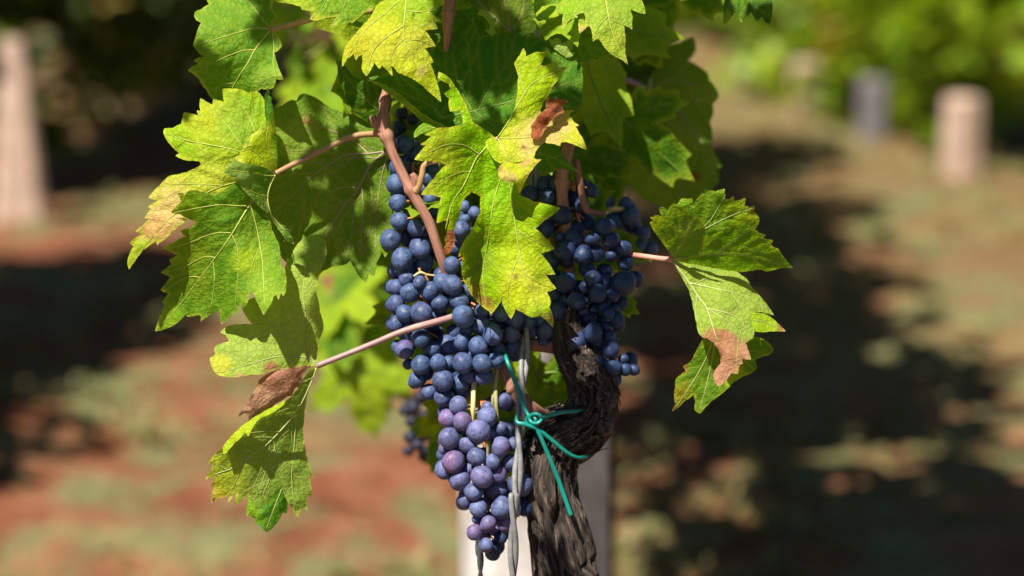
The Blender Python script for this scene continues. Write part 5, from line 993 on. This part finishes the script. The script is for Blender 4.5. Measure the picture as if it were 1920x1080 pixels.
# ------------------------------------------------------------------ wires, tie, posts
def strands(name, label, path, rad, pitch, amp, material, n=420, mats=None):
    s = smooth_path(path, n)
    L = np.concatenate([[0], np.cumsum(np.hypot(np.diff(s[:, 0]), np.diff(s[:, 1])))])
    root = empty(name, P(*path[-1][:3]))
    tag(root, label, 'wire')
    for ph in (0, math.pi):
        a = 2 * math.pi * L / pitch + ph
        q = np.c_[s[:, 0] + amp * np.cos(a), s[:, 1], s[:, 2] + amp * np.sin(a)]
        mb = MB(); v, f, u = tube(P(q[:, 0], q[:, 1], q[:, 2]), rad * UNIT, 10); mb.add(v, f)
        mb.build('strand', material, root)
    return root
bot = drop(961, 1080, -30, 0.62)
strands('twisted_wire', 'pair of grey zinc wires twisted together, hanging before the trunk', [(1012, -400, 260), (1006, 0, 190), (1002, 300, 100), (996, 500, 75), (987, 620, 30), (981, 700, -8), (976, 780, -22), (972, 860, -36), (967, 960, -40), (962, 1080, -40), (bot[0], bot[1], bot[2])], 5.2, 215, 5.4, WIRE)
b2 = drop(900, 1080, 30, 0.6)
strands('twisted_wire', 'thin dark twisted wire below the tip of the lowest bunch', [(897, 940, 70), (896, 1000, 50), (898, 1040, 46), (901, 1080, 44), b2], 3.4, 90, 3.2, WIRE_D)

t = empty('plant_tie', P(990, 785, -40)); tag(t, 'turquoise plastic tie knotted round the wire and the trunk', 'tie')
def tie(rows, name, n=40, ry=0.75):
    mb = MB(); v, f, u = ptube(rows, n, 12); mb.add(v, f); return mb
mb = MB()
for rows in ([(945, 660, 0, 3.7), (952, 680, -18, 4.1), (962, 706, -26, 4.1), (972, 735, -30, 4.1), (983, 765, -34, 4.1), (996, 786, -42, 4.4)],
             [(968, 779, -44, 3.4), (970, 792, -52, 4.1), (985, 796, -54, 4.1), (1010, 806, -50, 4.1), (1040, 830, -42, 4.1), (1065, 850, -34, 3.7), (1084, 858, -22, 3.4), (1100, 856, 0, 3.4)],
             [(1100, 768, 0, 3.4), (1078, 771, -22, 3.7), (1050, 774, -34, 4.1), (1020, 782, -44, 4.1), (1004, 790, -52, 4.1)]):
    v, f, u = ptube(rows, 40, 12); mb.add(v, f)
mb.build('loop', TIE, t)
mb = MB()
kn = [(1004 + 11 * math.cos(a), 785 + 9 * math.sin(a), -54 - 5 * math.sin(a * 1.5), 3.4) for a in np.linspace(0, 2 * math.pi, 14)]
v, f, u = ptube(kn, 40, 10); mb.add(v, f)
kn = [(996 + 9 * math.cos(a), 790 + 11 * math.sin(a), -46 - 9 * math.cos(a), 3.4) for a in np.linspace(0.5, 2 * math.pi, 12)]
v, f, u = ptube(kn, 40, 10); mb.add(v, f)
mb.build('knot', TIE, t)
mb = MB(); v, f, u = ptube([(1000, 790, -50, 3.7), (1014, 820, -50, 3.9), (1030, 858, -44, 4.1), (1047, 900, -36, 4.2), (1060, 936, -34, 4.2), (1071, 967, -36, 4.2)], 50, 14); mb.add(v, f)
mb.build('loose_end', TIE, t)

def post(name, label, x, y, w0, w1, h, material, depth=None, lean=(0, 0), rz=0.0, cat='post', group='concrete posts along the vine rows'):
    """square concrete post with chamfered corners, set in the ground"""
    n = 8; q, ff = [], []
    levels = np.linspace(-0.15, h, 30)
    for i, z in enumerate(levels):
        t_ = max(0, z / h); ww = w0 + (w1 - w0) * t_; ch = ww * 0.16
        if i == len(levels) - 1: ww *= 0.9
        cor = []
        for sx, sy in ((1, 1), (-1, 1), (-1, -1), (1, -1)):
            a, b = sx * ww / 2, sy * ww / 2
            two = [(a, b - sy * ch), (a - sx * ch, b)]
            if sx * sy < 0: two.reverse()
            cor += two
        for (a, b) in cor:
            k = 0.012 * ww * (RNG.random() - 0.5)
            ca, sa = math.cos(rz), math.sin(rz)
            q.append((x + lean[0] * z + a * ca - b * sa + k, y + lean[1] * z + a * sa + b * ca + k, z))
    for i in range(len(levels) - 1):
        for j in range(n):
            j2 = (j + 1) % n; ff.append((i * n + j, i * n + j2, (i + 1) * n + j2, (i + 1) * n + j))
    ff.append(tuple((len(levels) - 1) * n + j for j in range(n)))
    o = obj(name, q, ff, material, None, (x, y, 0), smooth=False)
    return tag(o, label, cat, group)

def ground_x(px, d):                      # a point on the ground below the traced column px at distance d
    p = PD(px, 540, d); return p[0], p[1]
pm = PD(999, 900, 2.3)
post('concrete_post', 'pale concrete post standing close behind the trunk', pm[0], pm[1], 0.134, 0.128, 1.25, CONCRETE, rz=0.12)
# ------------------------------------------------------------------ ground, weeds, rows
nx, ny = 160, 220
gx = np.concatenate([np.linspace(-150, -6, 14), np.linspace(-5, 5, 130), np.linspace(6, 150, 14)])
gy = np.concatenate([np.linspace(-40, 0.5, 10), np.linspace(0.8, 16, 200), np.linspace(17, 300, 20)])
X, Y = np.meshgrid(gx, gy)
Z = 0.05 * (vnoise(X * 3 + 20, Y * 3 + 20) - 0.5) + 0.03 * (vnoise(X * 9 + 5, Y * 9) - 0.5)
V = np.c_[X.ravel(), Y.ravel(), Z.ravel()]
w_ = len(gx); Fg = [(j * w_ + i, j * w_ + i + 1, (j + 1) * w_ + i + 1, (j + 1) * w_ + i) for j in range(len(gy) - 1) for i in range(w_ - 1)]
g = obj('ground', V, Fg, GROUND, None, (0, 0, 0)); tag(g, 'red vineyard soil with patches of dry grass', kind='structure')

def vine_leaf_cloud(n, cx, cy, z0, z1, rx, ry, size, seed, bright=False, dark=False):
    """many small lobed leaves through a volume; returns verts, faces, colours"""
    r = np.random.default_rng(seed); vs, fs, cs = [], [], []
    ang = np.array([-90, -58, -28, 0, 32, 70, 110, 148, 180, 208, 238]); rad = np.array([1.0, 0.5, 0.9, 0.45, 0.66, 0.3, 0.3, 0.66, 0.45, 0.9, 0.5])
    sh = np.c_[rad * np.cos(np.radians(ang)), rad * np.sin(np.radians(ang)), -0.12 * rad ** 2]
    cl = np.clip(r.normal(0, 1, (26, 3)), -1.4, 1.4); cl[:, :2] = np.clip(cl[:, :2], -1.6, 1.6)
    k = 0
    for i in range(n):
        c = cl[r.integers(26)]
        p = np.array([cx + rx * (0.42 * c[0] + 0.30 * np.clip(r.normal(), -1.2, 1.2)), cy + ry * (0.42 * c[1] + 0.30 * np.clip(r.normal(), -1.2, 1.2)), z0 + (z1 - z0) * np.clip(0.5 + 0.20 * c[2] + 0.16 * r.normal(), -0.02, 1.05)])
        s = size * r.uniform(0.6, 1.15)
        q = Quaternion((1, 0, 0), r.normal(0.2, 0.7)) ; q = Quaternion((0, 0, 1), r.uniform(0, 6.28)) @ q @ Quaternion((0, 0, 1), r.uniform(0, 6.28))
        if bright: q = Vector((0, 0, 1)).rotation_difference(Vector(SUN) + Vector(r.normal(0, 0.45, 3))) @ Quaternion((0, 0, 1), r.uniform(0, 6.28))
        M = np.array(q.to_matrix())
        pts = np.vstack([[0, 0, 0.03], sh]) * s @ M.T + p
        vs.append(pts)
        fs += [(k, k + 1 + j, k + 1 + (j + 1) % 11) for j in range(11)]
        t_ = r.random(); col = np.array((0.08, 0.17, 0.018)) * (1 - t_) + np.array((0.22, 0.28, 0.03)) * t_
        if bright: col = np.array((0.13, 0.26, 0.014)) * (1 - t_) + np.array((0.30, 0.40, 0.018)) * t_  # sunny row: its sunlight is put into brighter leaf colours
        elif dark: col = np.array((0.04, 0.085, 0.01)) * (1 - t_) + np.array((0.11, 0.15, 0.015)) * t_  # dark row: its shade is painted into darker leaf colours
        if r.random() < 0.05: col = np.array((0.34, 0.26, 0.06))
        cs.append(np.tile(col, (12, 1))); k += 12
    return np.concatenate(vs), fs, np.concatenate(cs)

far_leaf, nt_, p_ = mat('far_leaves')
vc = N(nt_, 'ShaderNodeVertexColor', layer_name='col'); nt_.links.new(vc.outputs[0], p_.inputs['Base Color'])
p_.inputs['Roughness'].default_value = 0.5; p_.inputs['Specular IOR Level'].default_value = 0.35
tr = N(nt_, 'ShaderNodeBsdfTranslucent'); nt_.links.new(mix(nt_, 1.0, vc.outputs[0], (1.5, 1.35, 0.5), 'MULTIPLY'), tr.inputs[0])
ms = N(nt_, 'ShaderNodeMixShader'); ms.inputs[0].default_value = 0.38
nt_.links.new(p_.outputs[0], ms.inputs[1]); nt_.links.new(tr.outputs[0], ms.inputs[2]); nt_.links.new(ms.outputs[0], nt_.nodes['Material Output'].inputs[0])

PROTO = {}
def row_vine(kind, x, y, label, group, rz=0.0, z0=0.28, z1=1.3, n=620, rx=0.36, ry=0.62, trunk_r=0.022):
    if kind not in PROTO:
        root = empty('row_grapevine', (0, 0, 0))
        r = np.random.default_rng(hash(kind) % 1000 if isinstance(kind, int) else len(kind))
        mb = MB(); tt = np.linspace(0, 1, 30)
        wv = 0.3 if kind in 'efh' else 1.0
        path = np.c_[0.05 * wv * (np.sin(tt * 4 + len(PROTO)) - math.sin(len(PROTO))), 0.04 * wv * np.sin(tt * 5), tt * (z0 + 0.35)]
        v, f, u = tube(path, trunk_r * (1.25 - 0.4 * tt), 14, lambda v, a: 1 + 0.3 * (vnoise(a * 3, v * 12) - 0.5)); mb.add(v, f, u)
        for k in range(4):
            a = k * 1.57 + 0.6; e = path[-1] + np.array([0.1 * math.cos(a), 0.45 * math.sin(a), 0.35])
            v, f, u = tube(smooth_path([path[-3], (path[-1] + e) / 2 + np.array([0, 0, 0.06]), e], 10), np.linspace(0.013, 0.006, 10), 8); mb.add(v, f, u)
        mb.build('trunk', BARK, root, uv=True)
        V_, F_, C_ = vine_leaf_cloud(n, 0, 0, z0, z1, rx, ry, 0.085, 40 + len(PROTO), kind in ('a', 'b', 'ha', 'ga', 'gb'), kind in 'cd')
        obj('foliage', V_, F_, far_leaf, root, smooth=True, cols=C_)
        PROTO[kind] = root; root['used'] = 0
    src = PROTO[kind]
    if src['used'] == 0: o = src; src['used'] = 1
    else:
        o = src.copy(); link(o)
        for ch in list(src.children): c = ch.copy(); link(c, o)
    o.location = (x, y, 0); o.rotation_euler = (0, 0, rz)
    tag(o, label, 'grapevine', group)
    return o

# the sunny row across the grass lane, nearest first
words = ['nearest', 'second', 'third', 'fourth', 'fifth', 'sixth', 'seventh']
words += ['eighth', 'ninth']
for i, (x, y, kd, z0) in enumerate([(1.85, 5.6, 'a', 0.34), (1.78, 6.5, 'b', 0.34), (1.64, 7.5, 'ha', 0.14), (1.46, 8.3, 'ga', 0.03), (1.32, 9.1, 'gb', 0.0), (1.20, 9.9, 'ga', 0.03), (1.10, 10.7, 'gb', 0.0), (1.0, 11.5, 'ga', .03), (1.0, 12.5, 'gb', .0)]):
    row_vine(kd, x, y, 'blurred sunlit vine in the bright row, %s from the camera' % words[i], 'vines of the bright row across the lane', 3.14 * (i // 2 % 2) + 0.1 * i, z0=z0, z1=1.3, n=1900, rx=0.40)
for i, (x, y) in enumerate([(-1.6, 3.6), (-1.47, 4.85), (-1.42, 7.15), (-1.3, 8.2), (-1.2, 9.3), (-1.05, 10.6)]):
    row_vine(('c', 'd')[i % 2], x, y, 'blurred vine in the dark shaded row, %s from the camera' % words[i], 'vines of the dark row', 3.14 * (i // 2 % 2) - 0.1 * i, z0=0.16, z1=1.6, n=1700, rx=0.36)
for i, (x, y) in enumerate([(-0.75, 12.2), (-0.1, 12.8), (0.5, 13.6)]):
    row_vine(('c', 'a')[i % 2], x, y, ['far vine closing the lane beside the dark row', 'far vine closing the lane straight behind the subject', 'far vine closing the lane beside the bright row'][i], 'vines at the far end', 0.4 * i)
# the subject's own row goes on behind it; the crowns are above the picture
for i, (px, y, kd) in enumerate([(1128, 2.85, 'e'), (1030, 3.9, 'f'), (1045, 4.9, 'h'), (1060, 5.9, 'h'), (1075, 6.9, 'h')]):
    x = (px - 960) * K * y * 1.02
    row_vine(kd, x + 0.0, y, ['thin dark stem of the next vine beside the concrete post', 'second vine behind the subject in its own row', 'third vine behind the subject in its own row', 'fourth vine behind the subject in its own row', 'fifth vine behind the subject in its own row'][i], 'vines of the subject row', 3.14 * (i // 2 % 2), z0={'e': 1.07, 'f': 1.07, 'h': 0.84}[kd], z1={'e': 1.7, 'f': 1.6, 'h': 1.35}[kd], n=640, rx=0.46, ry=0.6, trunk_r=0.012)

post('concrete_post', 'pinkish post in the dark row, widening downwards from a narrow top', -1.345, 6.5, 0.15, 0.06, 0.5, CONC_PINK, rz=0.2)
post('concrete_post', 'widest sunlit pinkish stub of a post at the foot of the bright row', 1.37, 7.3, 0.10, 0.095, 0.24, CONC_PINK, rz=0.5)
post('concrete_post', 'narrow lilac-grey stub of a post in the middle of the bright row', 1.20, 8.0, 0.085, 0.085, 0.21, CONC_GREY, rz=0.1)
post('concrete_post', 'farthest pinkish stub of a post of the bright row', 1.05, 8.6, 0.10, 0.10, 0.20, CONC_PINK, rz=0.3)
post('concrete_post', 'thin dim grey post where the bright row meets the shaded leaves', 0.97, 10.0, 0.06, 0.06, 1.3, CONC_GREY, rz=0.2)

# low weeds and dry litter over the soil
r = np.random.default_rng(5); vs, fs, cs, k = [], [], [], 0
for i in range(6500):
    y = 2.6 + 11 * r.random() ** 1.3; x = r.uniform(-0.30 * y - 0.3, 0.30 * y + 0.3)
    dens = vnoise(np.array([x * 2.2 + 30]), np.array([y * 2.2 + 9]))[0]
    if dens < 0.5 and r.random() < 0.85: continue
    z = 0.0
    for b in range(r.integers(3, 7)):
        a = r.uniform(0, 6.28); h = r.uniform(0.006, 0.025); w2 = r.uniform(0.003, 0.008); L_ = r.uniform(0.02, 0.06)
        d = np.array([math.cos(a), math.sin(a), 0]); s_ = np.array([-d[1], d[0], 0]) * w2
        p0 = np.array([x + r.normal(0, .02), y + r.normal(0, .02), z])
        vs += [p0 - s_, p0 + s_, p0 + d * L_ * 0.6 + s_ * 0.8 + (0, 0, h), p0 + d * L_ * 0.6 - s_ * 0.8 + (0, 0, h), p0 + d * L_ + (0, 0, h * 0.8)]
        fs += [(k, k + 1, k + 2, k + 3), (k + 3, k + 2, k + 4)]
        t_ = r.random(); c = np.array((0.14, 0.18, 0.06)) * (1 - t_) + np.array((0.30, 0.26, 0.12)) * t_
        cs.append(np.tile(c, (5, 1))); k += 5
o = obj('weeds', np.array(vs), fs, far_leaf, None, (0, 0, 0), cols=np.concatenate(cs)); tag(o, 'low weeds and dry grass over the soil', kind='stuff')
